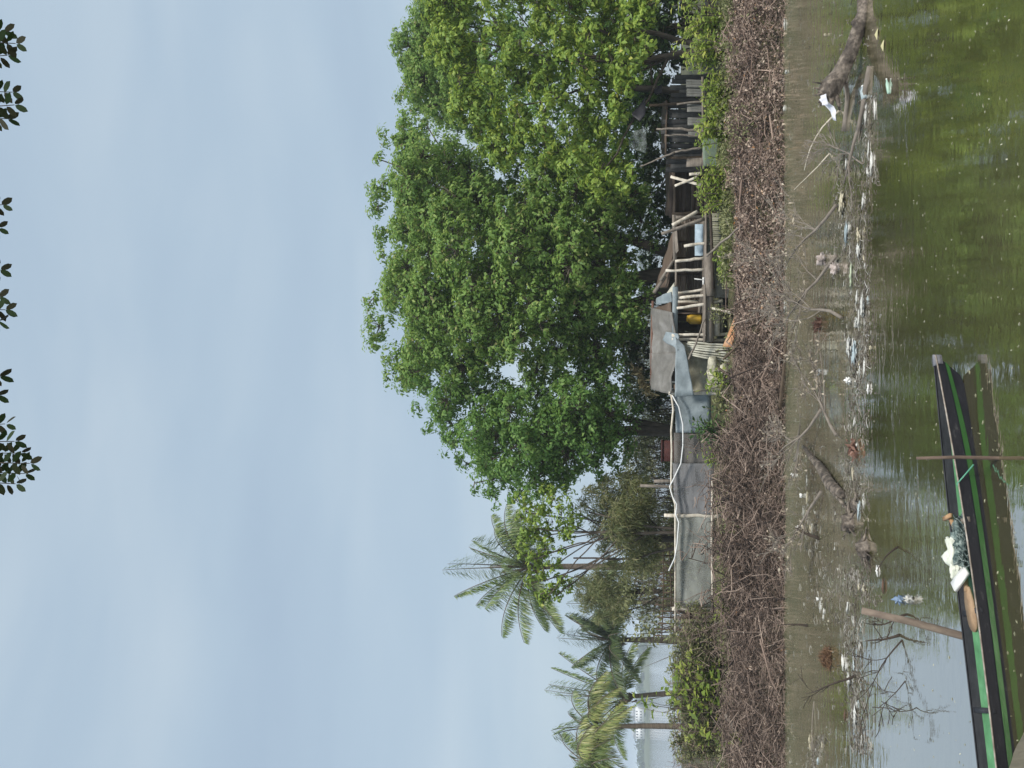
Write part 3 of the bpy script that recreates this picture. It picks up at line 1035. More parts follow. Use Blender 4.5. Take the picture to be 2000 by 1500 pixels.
gb = 'large branches lying on the bank'
pole_px('dead_branch', 'thick dark branch leaning on the bank left of the middle', 'branch', (1425, 1030, 21.2), (1480, 950, 20.6), .09, WOODB, group=gb)
pole_px('dead_branch', 'long curved grey branch lying on the bank at the far left', 'branch', (1418, 1395, 21.3), (1452, 1470, 20.8), .05, WOODG, group=gb, wob=.05)
pole_px('dead_branch', 'dark thin branch rising above the brush beside the pale sacks', 'branch', (1462, 655, 21.0), (1412, 702, 21.0), .035, WOODB, group=gb)
pole_px('dead_branch', 'grey forked branch sliding from the bank to the waterline below the weeds', 'branch', (1478, 735, 20.9), (1515, 810, 20.2), .045, WOODG, group=gb)
pole_px('dead_branch', 'long thin branch arching across the brush under the concrete wall', 'branch', (1380, 500, 22.0), (1500, 395, 20.6), .03, WOODG, group=gb, wob=.01)
pole_px('dead_branch', 'dark thin vine branch lying along the right of the bank', 'branch', (1435, 40, 21.3), (1475, 260, 20.9), .025, WOODB, group=gb)
pole_px('dead_branch', 'long straight twig lying across the brown vines at the right', 'branch', (1510, 70, 20.4), (1440, 170, 21.3), .022, WOODB, group=gb)
pole_px('dead_branch', 'orange brown broken branch end lying in the brush below the far left fence posts', 'branch', (1440, 1210, 21.3), (1448, 1090, 21.0), .03, surf_mat('orange_dry_wood', [(0.3, (0.2, 0.1, 0.05)), (0.7, (0.42, 0.24, 0.13))], bump=.3), group=gb)

# ------------------------------------------------------------------ plants on the bank


def leafy_plant(label, px, D, h, spread, nst, leaf, lm, group='green plants growing on the bank', name='weed_plant', dens=26, cat='plant'):
    b = P(px[0], px[1], D)
    b.z = ground_z(b.x, D)
    t = thing(name, label, cat, b, group)
    sb, fb = MB(), MB()
    for k in range(nst):
        a = random.uniform(0, 6.28)
        rr = random.uniform(0.05, 1) * spread
        p0 = b + Vector((math.cos(a) * rr * .45, math.sin(a) * rr * .4, -.03))
        p1 = b + Vector((math.cos(a) * rr, math.sin(a) * rr * .6, h * random.uniform(.55, 1.05)))
        pts = limb(sb, p0, p1, .014, .005, .3, 6, 4)
        n = dens
        idx = rng.uniform(1.0, 4.99, n)
        C, A, NN = [], [], []
        for i in idx:
            q = pts[int(i)].lerp(pts[int(i) + 1], i % 1)
            d = Vector((random.gauss(0, 1), random.gauss(0, 1), random.gauss(.35, .4))).normalized()
            C.append(q + d * leaf * random.uniform(.5, 1.0))
            A.append(d)
            NN.append(Vector((random.gauss(0, .5), random.gauss(-.3, .5), 1)))
        s = rng.uniform(.6, 1.2, n)
        leaves(fb, np.array(C), np.array(A), np.array(NN), leaf * s, leaf * .48 * s)
    sb.build('stem', TWIG, t)
    fb.build('foliage', lm, t)
    return t


LP = leafy_plant
LP('bright green bush at the right end of the bank in front of the dark shrub', (1400, 45), 22.6, 1.45, 1.0, 26, .16, LF_BRIGHT)
LP('tall bright bush with upright tips right of the board fence', (1395, 105), 22.4, 1.2, .65, 20, .16, LF_BRIGHT)
LP('yellow green spreading weed below the right end of the board fence', (1405, 170), 22.3, .8, .7, 20, .13, LF_BRIGHT)
LP('small green weed below the stacked boards of the right shed', (1405, 215), 22.3, .65, .5, 14, .13, LF_BRIGHT)
LP('broad leaved weed in front of the pale green board', (1405, 262), 22.4, .9, .5, 16, .15, LF_BRIGHT)
LP('bright bush below the white crossed boards', (1410, 345), 22.4, .95, .55, 22, .12, LF_BRIGHT)
LP('bright bush left of the crossed boards reaching the leaning poles', (1412, 385), 22.3, .9, .5, 22, .12, LF_BRIGHT)
LP('yellow green weed below the wooden deck of the lean-to', (1425, 500), 22.3, .45, .35, 9, .11, LF_BRIGHT)
LP('small weed beside the concrete wall', (1432, 530), 22.3, .35, .25, 6, .11, LF_BRIGHT)
LP('thin green weed in front of the broken boards by the orange sheet', (1440, 615), 22.1, .6, .25, 6, .09, LF_PALE)
LP('tall weed with yellow green leaves in front of the pale sacks', (1435, 735), 22.0, .85, .45, 11, .15, LF_BRIGHT, dens=14)
LP('pale weed left of the sacks below the blue tarpaulin', (1430, 785), 22.3, .6, .35, 9, .12, LF_PALE)
LP('dark green leafy vine climbing the net fence', (1395, 835), 22.6, 1.05, .5, 16, .14, leaf_mat('vine_leaf', [(0, (.03, .08, .025)), (.6, (.06, .13, .04)), (1, (.13, .2, .06))]))
LP('yellow green vine tips hanging on the white pipe of the net fence', (1400, 890), 22.6, 1.1, .3, 7, .13, LF_BRIGHT, dens=14)
LP('small yellow weed in the brush below the net fence', (1420, 985), 22.2, .45, .25, 5, .13, LF_BRIGHT, dens=12)
LP('low green weed below the bottom rail of the net fence', (1425, 1075), 22.3, .35, .4, 8, .1, LF_PALE)
LP('yellow green weed below the two gate posts', (1420, 1180), 22.3, .45, .4, 10, .12, LF_BRIGHT)
# large grey-green shrubs at the left end
for lab, px, D, h, sp, ns in (('grey green twiggy shrub left of the gate posts', (1420, 1250), 23, 1.55, 1.0, 34),
                              ('dense grey green twiggy shrub in the middle of the left bank', (1420, 1310), 22.8, 1.5, 1.0, 36),
                              ('sparse brown twiggy shrub behind the tall yellow green plant', (1425, 1375), 22.8, 1.5, 1.1, 34),
                              ('grey green twiggy shrub at the left end of the bank', (1425, 1455), 22.6, 1.45, 1.1, 38)):
    LP(lab, px, D, h, sp, ns, .1, LF_PALE, name='twiggy_shrub', dens=150, group='twiggy shrubs at the left of the bank', cat='shrub')
LP('broad plant with large yellow green leaves among the twiggy shrubs', (1405, 1335), 22.2, 1.75, .75, 16, .24, LF_BRIGHT, dens=14)
LP('tallest slim plant with yellow green leaves reaching up before the palms', (1410, 1372), 22.1, 2.5, .4, 9, .22, LF_BRIGHT, dens=13)
LP('young green plant with large leaves near the reddish palm trunk', (1415, 1440), 22.0, 1.5, .35, 7, .22, LF_BRIGHT, dens=10)
LP('low sprig with bright leaves near the waterline at the left', (1470, 1443), 20.9, .4, .15, 4, .16, LF_BRIGHT, dens=8)
mb = MB()
n = 2600   # bare twigs through the left shrubs
C = np.stack([rng.uniform(-11, -5.6, n), rng.uniform(21.8, 24, n), 1.0 + 1.25 * rng.random(n) ** 1.4], 1)
d = nrm(rng.normal(0, 1, (n, 3)) + np.array([0, 0, .5]))
Ln = rng.uniform(.12, .55, (n, 1))
sticks(mb, C - d * Ln / 2, C + d * Ln / 2, .006, .002, bend=.1)
stuff(mb.build('dry_twigs', BRUSHG), 'fine grey dry twigs filling the shrubs at the left of the bank', 'twigs')
# low green ground cover along the crest
mb = MB()
n = 26000
x = rng.uniform(-11, 11.5, n)
y = rng.uniform(21.7, 23.2, n)
keep = np.array([nz2(a, b * .6, .8, 9) + (.22 if a > 4 else -.05) > 0 for a, b in zip(x, y)])
x, y = x[keep], y[keep]
n = len(x)
C = np.stack([x, y, gz(x, y) + .32 * rng.random(n) ** 1.5], 1)
leaves(mb, C, rng.normal(0, 1, (n, 3)) + np.array([0, 0, .6]), rng.normal(0, 1, (n, 3)) + np.array([0, -.4, .8]), rng.uniform(.06, .16, n), rng.uniform(.025, .06, n))
stuff(mb.build('ground_cover', LF_PALE), 'low pale green weeds along the top of the bank', 'ground cover')

mb = MB()
n = 9000      # sprouting weeds that spill from the crest over the brush
x = rng.uniform(-10, 11.5, n)
y = rng.uniform(20.3, 21.9, n)
keep = np.array([nz2(a, b * .7, 1.1, 21) + (.12 if a > 4 else -.12) - (21.9 - b) * .22 > 0 for a, b in zip(x, y)])
x, y = x[keep], y[keep]
n = len(x)
C = np.stack([x, y, gz(x, y) + .1 + .4 * rng.random(n) ** 1.3], 1)
leaves(mb, C, rng.normal(0, 1, (n, 3)) + np.array([0, 0, .5]), rng.normal(0, 1, (n, 3)) + np.array([0, -.5, .8]), rng.uniform(.05, .13, n), rng.uniform(.025, .05, n))
stuff(mb.build('weeds', LF_PALE), 'small green weeds sprouting through the dead brush of the bank', 'weeds')

# ------------------------------------------------------------------ the shacks
TARP = surf_mat('grey_tarpaulin', [(0.3, (0.1, 0.096, 0.088)), (0.55, (0.165, 0.158, 0.146)), (0.8, (0.26, 0.255, 0.245))], scale=(2.5, 2.5, 2.5), bump=.5, bumpdist=.05, rough=.6)
TARPB = surf_mat('blue_grey_tarpaulin', [(0.3, (0.14, 0.17, 0.185)), (0.6, (0.225, 0.265, 0.285)), (0.85, (0.36, 0.41, 0.435))], scale=(3, 3, 3), bump=.5, bumpdist=.05, rough=.55)
PALE = surf_mat('pale_boards', [(0.3, (0.34, 0.33, 0.27)), (0.6, (0.5, 0.49, 0.41)), (0.9, (0.64, 0.62, 0.54))], scale=(3, 3, 8), bump=.3, island=.35)
RUSTB = surf_mat('rusty_ridge', [(0.3, (0.09, 0.045, 0.03)), (0.7, (0.2, 0.11, 0.08))], scale=(3, 3, 3), bump=.2)
ORANGE = surf_mat('orange_sheet_paint', [(0.3, (0.3, 0.14, 0.065)), (0.5, (0.46, 0.24, 0.12)), (0.7, (0.42, 0.29, 0.19))], scale=(4, 4, 4), bump=.3)
YELLOW = surf_mat('yellow_plastic', [(0.3, (0.42, 0.25, 0.025)), (0.7, (0.66, 0.43, 0.05))], scale=(4, 4, 4), bump=0, rough=.4)
BLUEP = surf_mat('pale_blue_paint', [(0.3, (0.2, 0.27, 0.33)), (0.6, (0.36, 0.45, 0.52)), (0.85, (0.52, 0.6, 0.65))], scale=(6, 6, 6), bump=.2)
CONC = surf_mat('old_concrete', [(0.3, (0.16, 0.15, 0.13)), (0.7, (0.3, 0.29, 0.26))], scale=(3, 3, 3), bump=.4)
DARKB = surf_mat('dark_brown_boards', [(0.2, (0.045, 0.03, 0.022)), (0.6, (0.11, 0.08, 0.06)), (0.9, (0.2, 0.15, 0.115))], scale=(3, 3, 10), bump=.4, island=.4)  # plain dark brown, tone varying from board to board
GREYB = surf_mat('old_grey_boards', [(0.2, (0.06, 0.062, 0.06)), (0.6, (0.14, 0.14, 0.13)), (0.9, (0.27, 0.26, 0.235))], scale=(3, 3, 10), bump=.4, island=.5)
BLACKT = surf_mat('black_plastic_sheet', [(0.3, (0.012, 0.012, 0.018)), (0.7, (0.03, 0.03, 0.04))], scale=(3, 3, 3), bump=.4, rough=.5)
SACK = surf_mat('pale_sack_cloth', [(0.35, (.2, .19, .14)), (0.52, (.42, .4, .31)), (0.68, (.6, .57, .45))], scale=(5, 5, 5), bump=.7, bumpdist=.03)


def bpx(mb, a, b, w, h, up=(0, 0, 1), mat=0, warp=0.0):
    return mb.beam(P(*a), P(*b), w, h, up, mat, warp)


def to_ground(p, sink=.1):
    return Vector((p.x, p.y, ground_z(p.x, p.y) - sink))


def post_part(parent, top, bot=None, r=.05, mat=None, name='post'):
    A = P(*top)
    B = to_ground(A if bot is None else P(*bot)) if (bot is None or bot[0] is None) else P(*bot)
    mb = MB()
    n = 7
    pts = [A.lerp(B, i / (n - 1)) + Vector((random.uniform(-1, 1), random.uniform(-1, 1), 0)) * .012 for i in range(n)]
    mb.tube(pts, [r * random.uniform(.85, 1.1) for _ in pts], 7, jit=.12)
    return mb.build(name, mat or WOODP, parent, smooth=True)


# --- left shack with the tarpaulin roof
loc = to_ground(P(1420, 660, 24), 0)
sh = thing('stilt_shack', 'small shack on poles with an open dark room and a low hipped roof', 'shack', loc)
# roof slab under the tarp
rb = MB()
q = [P(1279, 738, 24.9), P(1279, 602, 24.9), P(1312, 590, 23.6), P(1322, 745, 23.6)]
rb.sheet(q, 6, 4, .05, 0, 0)
qb = [P(1279, 602, 24.9), P(1279, 738, 24.9), P(1318, 750, 26.4), P(1318, 590, 26.4)]
rb.sheet(qb, 6, 4, .05, 0, 0)
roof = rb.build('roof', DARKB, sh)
m_ = MB(); bpx(m_, (1272, 752, 24.75), (1275, 588, 24.75), .12, .07); m_.build('ridge_board', RUSTB, roof)
m_ = MB(); bpx(m_, (1318, 655, 23.45), (1319, 560, 23.45), .03, .14); m_.build('fascia_board', TARPB, roof)
for tp, bt in (((1312, 655.5, 23.4), (None, 652, 23.4)), ((1312, 663, 23.45), (None, 664, 23.45)), ((1322, 602, 23.4), (1412, 588, 23.3)),
               ((1318, 583, 23.5), (None, 572, 23.4)), ((1305, 765, 23.6), (None, 766, 23.6)), ((1310, 745, 25.6), (None, 745, 25.6)), ((1310, 590, 26), (None, 590, 26))):
    if bt[0] is None:
        bt = (1430, bt[1], bt[2])
        A = P(*tp); B = to_ground(P(*bt))
        mb = MB(); mb.tube([A, A.lerp(B, .33) + Vector((.012, 0, 0)), A.lerp(B, .66) - Vector((.012, 0, 0)), B], [.044, .04, .041, .046], 7, jit=.12)
        mb.build('post', WOODP, sh, smooth=True)
    else:
        post_part(sh, tp, bt, .04, WOODP)
# deck
db = MB()
for k in range(7):
    y_ = 23.35 + k * .42
    db.beam(P(1376, 668, 23.3) + Vector((0, k * .36, 0)), P(1376, 556, 23.3) + Vector((0, k * .36, 0)), .34, .06, warp=.008)
db.build('deck', WOODG, sh)
m_ = MB(); bpx(m_, (1386, 668, 23.2), (1385, 552, 23.2), .05, .2, warp=.01); m_.build('deck_beam', WOODG, sh)
m_ = MB(); bpx(m_, (1400, 655, 23.3), (1401, 612, 23.3), .05, .14); bpx(m_, (1410, 650, 23.6), (1410, 575, 23.6), .05, .06); m_.build('brace', WOODP, sh)
# inner walls
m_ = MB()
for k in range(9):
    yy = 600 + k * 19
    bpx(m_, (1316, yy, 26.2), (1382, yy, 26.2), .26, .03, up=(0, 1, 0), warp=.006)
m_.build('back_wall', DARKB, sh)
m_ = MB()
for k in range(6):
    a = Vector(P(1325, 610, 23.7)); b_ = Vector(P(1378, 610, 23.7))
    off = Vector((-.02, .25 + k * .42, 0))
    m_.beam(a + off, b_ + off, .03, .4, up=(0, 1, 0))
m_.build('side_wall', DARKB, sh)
# front wall left of the opening: fanned pale slats and grey cloth
m_ = MB()
for k in range(7):
    t = k / 6
    bpx(m_, (1341 + 10 * t + random.uniform(-4, 4), 668 + 26 * t, 23.32 - .01 * k), (1430 + 6 * t, 674 + 34 * t, 23.12 - .01 * k), .042, .02, up=(0, 1, 0), warp=.012)
m_.build('slat_panel', PALE, sh)
m_ = MB()
m_.sheet([P(1322, 668, 23.5), P(1322, 770, 23.6), P(1432, 770, 23.6), P(1432, 668, 23.5)], 18, 12, .03, .12, nscale=3.2)
m_.build('front_wall', surf_mat('stained_cloth', [(0.3, (.1, .095, .075)), (0.5, (.26, .25, .19)), (0.68, (.5, .48, .38))], scale=(2.2, 2.2, 2.2), bump=.6, bumpdist=.03), sh)

tarp = MB()
off = Vector((0, -.03, .05))
tarp.sheet([P(1276, 742, 24.85) + off, P(1275, 600, 24.85) + off, P(1317, 610, 23.4) + off, P(1330, 690, 23.35) + off], 16, 10, .025, .075, nscale=2.6)
tarp.sheet([P(1276, 760, 24.7) + off, P(1276, 690, 24.86) + off * 1.5, P(1330, 688, 23.3) + off * 1.4, P(1313, 770, 23.4) + off], 12, 10, .025, .075, nscale=2.6)
tag(tarp.build('tarpaulin', TARP, smooth=True, origin=tuple(P(1300, 680, 24))), 'grey tarpaulin draped over the low shack roof', 'tarpaulin')
tb2 = MB()
tb2.sheet([P(1304, 648, 23.6) + off, P(1300, 664, 23.7) + off, P(1324, 684, 23.2), P(1322, 652, 23.2)], 12, 8, .025, .1, nscale=3.4)
tb2.sheet([P(1320, 658, 23.25), P(1338, 676, 23.2), P(1356, 772, 23.18), P(1318, 775, 23.24)], 10, 8, .02, .1, nscale=3.4)
tag(tb2.build('plastic_sheet', TARPB, smooth=True, origin=tuple(P(1325, 700, 23.3))), 'blue grey plastic sheet hanging from the eave over the pale slats', 'plastic sheet')
tb3 = MB()
tb3.sheet([P(1283, 596, 24.3), P(1283, 584, 24.3), P(1310, 570, 23.5), P(1312, 590, 23.5)], 8, 6, .03, .12, nscale=3)
tag(tb3.build('plastic_sheet', TARPB, smooth=True, origin=tuple(P(1298, 585, 24))), 'small crumpled blue sheet on the roof end next to the lean-to', 'plastic sheet')


# yellow jerrycan in the dark room
def jerrycan(label, px, D, w, h, mat):
    c = P(*px, D)
    t = thing('jerrycan', label, 'jerrycan', c)
    m_ = MB()
    m_.tube([c, c + Vector((0, 0, .03)), c + Vector((0, 0, h * .78)), c + Vector((0, 0, h * .95)), c + Vector((0, 0, h))], [w * .46, w * .5, w * .5, w * .34, w * .14], 4)
    m_.build('body', mat, t)
    m_ = MB(); m_.tube([c + Vector((w * .2, 0, h * .9)), c + Vector((w * .2, 0, h * 1.05))], .035, 8); m_.build('cap', mat, t)
    m_ = MB(); m_.tube([c + Vector((-w * .25, 0, h * .88)), c + Vector((-w * .2, 0, h * 1.04)), c + Vector((w * .05, 0, h * 1.04)), c + Vector((w * .08, 0, h * .95))], .022, 6); m_.build('handle', mat, t)


jerrycan('yellow plastic container in the dark room of the shack', (1370, 622, ), 23.85, .3, .36, YELLOW)
# orange sheet and leaning branch
m_ = MB(); m_.sheet([P(1413, 678, 22.0), P(1442, 602, 21.75), P(1455, 606, 21.6), P(1430, 678, 21.8)], 8, 4, .03, .03)
tag(m_.build('orange_panel', ORANGE, origin=tuple(P(1435, 640, 22.3))), 'peeling orange panel leaning on the bank below the shack', 'panel')
m_ = MB(); m_.beam(P(1392, 603, 23.0), P(1440, 614, 22.6), .05, .11, up=(0, 1, 0), warp=.01)
tag(m_.build('board', WOODP, origin=tuple(P(1392, 603, 23))), 'short pale board propped under the deck behind the orange panel', 'board')
pole_px('pole', 'thin grey stick leaning across the open room of the shack', 'pole', (1345, 702, 22.9), (1378, 622, 23.0), .028, WOODG)
# sacks
for k, (x, y, lab) in enumerate(((1392, 712, 'pale stained sack beside the fanned slats'), (1398, 742, 'large pale sack under the blue plastic sheet'), (1416, 728, 'bottom pale sack resting on the brush'))):
    c = P(x, y, 23.1)
    m_ = MB()
    vs, fs = [], []
    nu, nv = 14, 9
    for j in range(nv + 1):
        for i in range(nu):
            th = math.pi * j / nv
            ph = 2 * math.pi * i / nu
            d = Vector((math.sin(th) * math.cos(ph), math.sin(th) * math.sin(ph), math.cos(th)))
            d = Vector([math.copysign(abs(q) ** .45, q) for q in d])
            p = c + Vector((d.x * (.2, .3, .24)[k], d.y * .12, d.z * (.12, .2, .12)[k])) * (1 + .38 * mnoise.noise(d * 2.2 + Vector((k * 7, 0, 0))))
            vs.append(tuple(p))
    for j in range(nv):
        for i in range(nu):
            fs.append((j * nu + i, j * nu + (i + 1) % nu, (j + 1) * nu + (i + 1) % nu, (j + 1) * nu + i))
    m_.add(vs, fs)
    tag(m_.build('sack', SACK, smooth=True, origin=tuple(c)), lab, 'sack', 'pale sacks at the shack')

# --- open lean-to on the right
loc = to_ground(P(1420, 495, 24.5), 0)
lt = thing('open_lean_to', 'open brown wooden lean-to with pale posts beside the tarpaulin roof', 'lean-to', loc)
m_ = MB()
m_.sheet([P(1282, 562, 25.4), P(1322, 432, 25.2), P(1326, 432, 24.0), P(1305, 562, 24.0)], 12, 6, .04, .03, corr=(.012, 16))
rf = m_.build('roof', DARKB, lt)
m_ = MB(); bpx(m_, (1277, 572, 24.0), (1300, 540, 24.0), .07, .09); bpx(m_, (1290, 548, 23.95), (1318, 505, 23.95), .07, .07); bpx(m_, (1318, 510, 23.9), (1316, 420, 23.9), .07, .09); bpx(m_, (1321, 588, 23.9), (1320, 500, 23.9), .05, .06)
m_.build('rafter', WOODG, rf)
m_ = MB(); m_.sheet([P(1321, 496, 23.85), P(1317, 452, 23.85), P(1323, 446, 23.7), P(1326, 490, 23.7)], 6, 3, .02, .02); m_.build('roof_board', WOODG, rf)
m_ = MB(); m_.sheet([P(1298, 580, 23.85), P(1318, 552, 23.85), P(1319, 598, 23.7), P(1316, 600, 23.7)], 6, 4, .02, .03); m_.build('roof_sheet', PALE, rf)
m_ = MB()
for k in range(12):
    xx = 1322 + k * 5.2
    bpx(m_, (xx, 586, 25.3), (xx, 418, 25.3), .03, .072, warp=.01)
m_.build('back_wall', surf_mat('brown_back_boards', [(0.25, (0.09, 0.068, 0.05)), (0.55, (0.2, 0.155, 0.12)), (0.8, (0.32, 0.26, 0.21))], scale=(3, 3, 10), bump=.4, island=.4), lt)
m_ = MB()
for k in range(4):
    bpx(m_, (1322, 440 + k * 32, 25.2), (1378, 442 + k * 31, 25.2), .05, .05, up=(0, 1, 0))
m_.build('stud', WOODB, lt)
for tp, bt in (((1319, 511, 23.6), (1376, 504, 23.6)), ((1300, 529, 23.6), (1378, 526, 23.6)), ((1336, 480, 23.55), (1420, 470, 23.5)), ((1320, 573, 23.65), (1378, 566, 23.6))):
    post_part(lt, tp, bt, .04, WOODP)
for tp in ((1318, 425, 24.9), (1318, 575, 25.2)):
    post_part(lt, tp, None, .05, WOODG)
m_ = MB()
for k in range(6):
    m_.beam(P(1379, 575, 23.3) + Vector((0, k * .34, 0)), P(1378, 415, 23.3) + Vector((0, k * .34, 0)), .32, .05, warp=.008)
m_.build('deck', WOODG, lt)
m_ = MB(); bpx(m_, (1387, 578, 23.15), (1386, 495, 23.15), .05, .2, warp=.012); m_.build('deck_beam', WOODG, lt)
m_ = MB(); m_.tube([P(1393, 565, 23.05), P(1391, 500, 23.0), P(1387, 400, 23.0)], [.03, .04, .035], 7); m_.build('rail', WOODD, lt, smooth=True)
m_ = MB(); m_.sheet([P(1395, 582, 23.4), P(1395, 490, 23.4), P(1445, 490, 23.4), P(1445, 582, 23.4)], 6, 4, .1, .02); m_.build('foundation_wall', CONC, lt)
m_ = MB()
for k in range(16):
    y_ = 418 + k * 4.2
    bpx(m_, (1386 + random.uniform(-3, 3), y_, 23.2), (1430, y_ + random.uniform(-2, 3), 23.15), .045, .03, up=(0, 1, 0))
m_.build('slat_screen', surf_mat('bamboo_slats', [(0.3, (0.12, 0.12, 0.085)), (0.7, (0.27, 0.265, 0.2))], scale=(3, 3, 6), bump=.3, island=.4), lt)
m_ = MB()
m_.sheet([P(1358, 500, 23.9), P(1358, 438, 23.9), P(1374, 438, 23.8), P(1374, 500, 23.8)], 24, 3, .03, .008, corr=(.01, 12))
tag(m_.build('corrugated_panel', BLUEP, origin=tuple(P(1366, 470, 23.9))), 'pale blue corrugated panel lying on the lean-to deck', 'panel')
m_ = MB(); m_.beam(P(1358, 545, 23.5), P(1377, 547, 23.4), .16, .02, up=(1, 0, 0)); m_.beam(P(1374, 542, 23.4), P(1374, 556, 23.4), .1, .05)
tag(m_.build('white_box', surf_mat('white_plastic', [(0.3, (.6, .6, .58)), (.7, (.75, .75, .73))], bump=0), origin=tuple(P(1375, 548, 23.4))), 'small white box standing on the lean-to deck between two posts', 'box')
gp = 'loose poles leaning at the right of the lean-to'
pole_px('pole', 'pale pole leaning outward at the right end of the lean-to', 'pole', (1313, 440, 23.3), (1362, 413, 23.3), .05, WOODP, group=gp, ra=.045, wob=.004)
pole_px('pole', 'long grey pole leaning beside the corrugated panel, its tip above the roof', 'pole', (1292, 457, 23.2), (1376, 427, 23.2), .045, WOODG, group=gp, ra=.05, wob=.004)

# --- right: dark board sheds under the tree
loc = to_ground(P(1420, 260, 24.5), 0)
sd = thing('board_shed', 'dark grey board shed in the shade under the yellow green tree', 'shed', loc)
m_ = MB()
for k in range(20):
    y_ = 150 + k * 9.6
    x0 = 1306 + (14 if y_ < 190 else 0) + random.uniform(-12, 10) - (8 if 230 < y_ < 300 else 0)
    bpx(m_, (x0, y_ + random.uniform(-2, 2), 25.2 + random.uniform(-.03, .03)), (1392, y_ + random.uniform(-1, 1), 25.2), .135, .03, up=(0, 1, 0), warp=.006)
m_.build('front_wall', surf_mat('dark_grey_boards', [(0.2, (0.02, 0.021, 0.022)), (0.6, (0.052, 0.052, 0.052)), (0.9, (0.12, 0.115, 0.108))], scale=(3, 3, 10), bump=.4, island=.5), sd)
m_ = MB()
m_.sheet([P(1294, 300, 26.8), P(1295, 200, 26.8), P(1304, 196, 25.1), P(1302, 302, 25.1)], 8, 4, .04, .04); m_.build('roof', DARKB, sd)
for k in range(5):
    m_ = MB()
    y_ = (158, 176, 206, 232, 255)[k]
    for j in range(3):
        bpx(m_, (1340 + k, y_ + j * 5, 24.2 - j * .02), (1382, y_ + 1 + j * 5, 24.1), .07, .03, up=(0, 1, 0), warp=.004)
    m_.build('wall_board', GREYB, sd)
m_ = MB(); bpx(m_, (1372, 150, 24.0), (1374, 330, 24.0), .05, .06, warp=.01); m_.build('rail', WOODG, sd)
post_part(sd, (1268, 205, 24.9), None, .04, WOODB)
m_ = MB(); m_.sheet([P(1374, 325, 23.7), P(1371, 270, 23.7), P(1404, 270, 23.7), P(1404, 325, 23.7)], 10, 6, .03, .008)
tag(m_.build('green_board', surf_mat('pale_green_paint', [(0.3, (.11, .15, .11)), (.7, (.2, .25, .19))], scale=(3, 3, 3), bump=.3), origin=tuple(P(1398, 300, 23.6))), 'pale green board standing behind the weeds at the right', 'board')
# second, browner shed
loc = to_ground(P(1420, 365, 25), 0)
sd2 = thing('board_shed', 'brown shed of loose boards between the leaning bare pole and the lean-to', 'shed', loc)
m_ = MB()
for k in range(10):
    xx = 1312 + k * 8.5
    bpx(m_, (xx, 302, 25.6), (xx + random.uniform(-2, 2), 425, 25.4), .04, .125, warp=.006)
m_.build('front_wall', surf_mat('deep_brown_boards', [(0.2, (0.025, 0.018, 0.014)), (0.6, (0.06, 0.044, 0.036)), (0.9, (0.12, 0.09, 0.075))], scale=(3, 3, 10), bump=.4, island=.4), sd2)
m_ = MB(); m_.sheet([P(1300, 300, 26.8), P(1300, 420, 26.8), P(1316, 425, 25.2), P(1316, 300, 25.2)], 8, 4, .04, .04); m_.build('roof', DARKB, sd2)
post_part(sd2, (1310, 310, 25.2), None, .05, WOODB); post_part(sd2, (1312, 418, 25.2), None, .05, WOODB)
gq = 'loose boards at the right sheds'
for a, b, w, lab, mt in (((1310, 345, 23.8), (1372, 362, 23.5), .07, 'pale board crossing another above the bright bush, its upper end thin', WOODP),
                         ((1318, 363, 23.7), (1362, 346, 23.5), .06, 'white crossed board with a broken top at the brown shed', WOODP),
                         ((1346, 341, 23.6), (1372, 338, 23.6), .07, 'short pale board end sticking up right of the crossed boards', WOODP),
                         ((1341, 318, 24.2), (1376, 316, 24.0), .22, 'grey short board at the foot of the brown shed', WOODG)):
    m_ = MB(); bpx(m_, a, b, w, .03, up=(0, 1, 0), warp=.006)
    tag(m_.build('board', mt, origin=tuple(P(*a))), lab, 'board', gq)
gs = 'poles standing before the right sheds'
pole_px('pole', 'bent bare pole rising from the weeds across the brown shed', 'pole', (1372, 288, 23.9), (1318, 297, 23.9), .035, WOODG, group=gs)
pole_px('pole', 'bare pole slanting up into the shade above the brown shed', 'pole', (1318, 297, 23.92), (1250, 325, 24.2), .03, WOODG, group=gs, ra=.015)
pole_px('pole', 'straight pale pole standing before the dark board shed', 'pole', (1380, 264, 24.0), (1298, 264, 24.0), .028, WOODG, group=gs)
pole_px('pole', 'short bent pole left of the straight pale pole', 'pole', (1380, 254, 24.1), (1282, 252, 24.3), .04, WOODG, group=gs)
pole_px('pole', 'pale pole standing by the stacked boards at the right of the shed', 'pole', (1390, 196, 24.0), (1322, 204, 24.1), .035, WOODG, group=gs)
m_ = MB(); m_.sheet([P(1232, 224, 25.0), P(1262, 190, 25.0), P(1260, 226, 24.9), P(1250, 238, 24.9)], 8, 6, .02, .08, nscale=3)
tag(m_.build('black_sheet', BLACKT, smooth=True, origin=tuple(P(1248, 215, 25))), 'black plastic sheet hung above the dark board shed', 'plastic sheet')
m_ = MB(); m_.sheet([P(1273, 181, 25.6), P(1292, 164, 25.6), P(1294, 182, 25.5), P(1284, 184, 25.5)], 6, 4, .02, .05, nscale=3)
tag(m_.build('black_sheet', BLACKT, smooth=True, origin=tuple(P(1283, 178, 25.5))), 'small black scrap hung right of the larger black sheet', 'plastic sheet')
m_ = MB(); m_.sheet([P(1230, 258, 25), P(1228, 288, 25), P(1262, 300, 24.8), P(1262, 250, 24.8)], 12, 8, .01, .1, nscale=3)
tag(m_.build('hanging_net', net_mat('white_net', (.36, .4, .41), .14, (8, 8, 8)), smooth=True, origin=tuple(P(1245, 275, 25))), 'pale fishing net hanging in the shade above the poles', 'net')

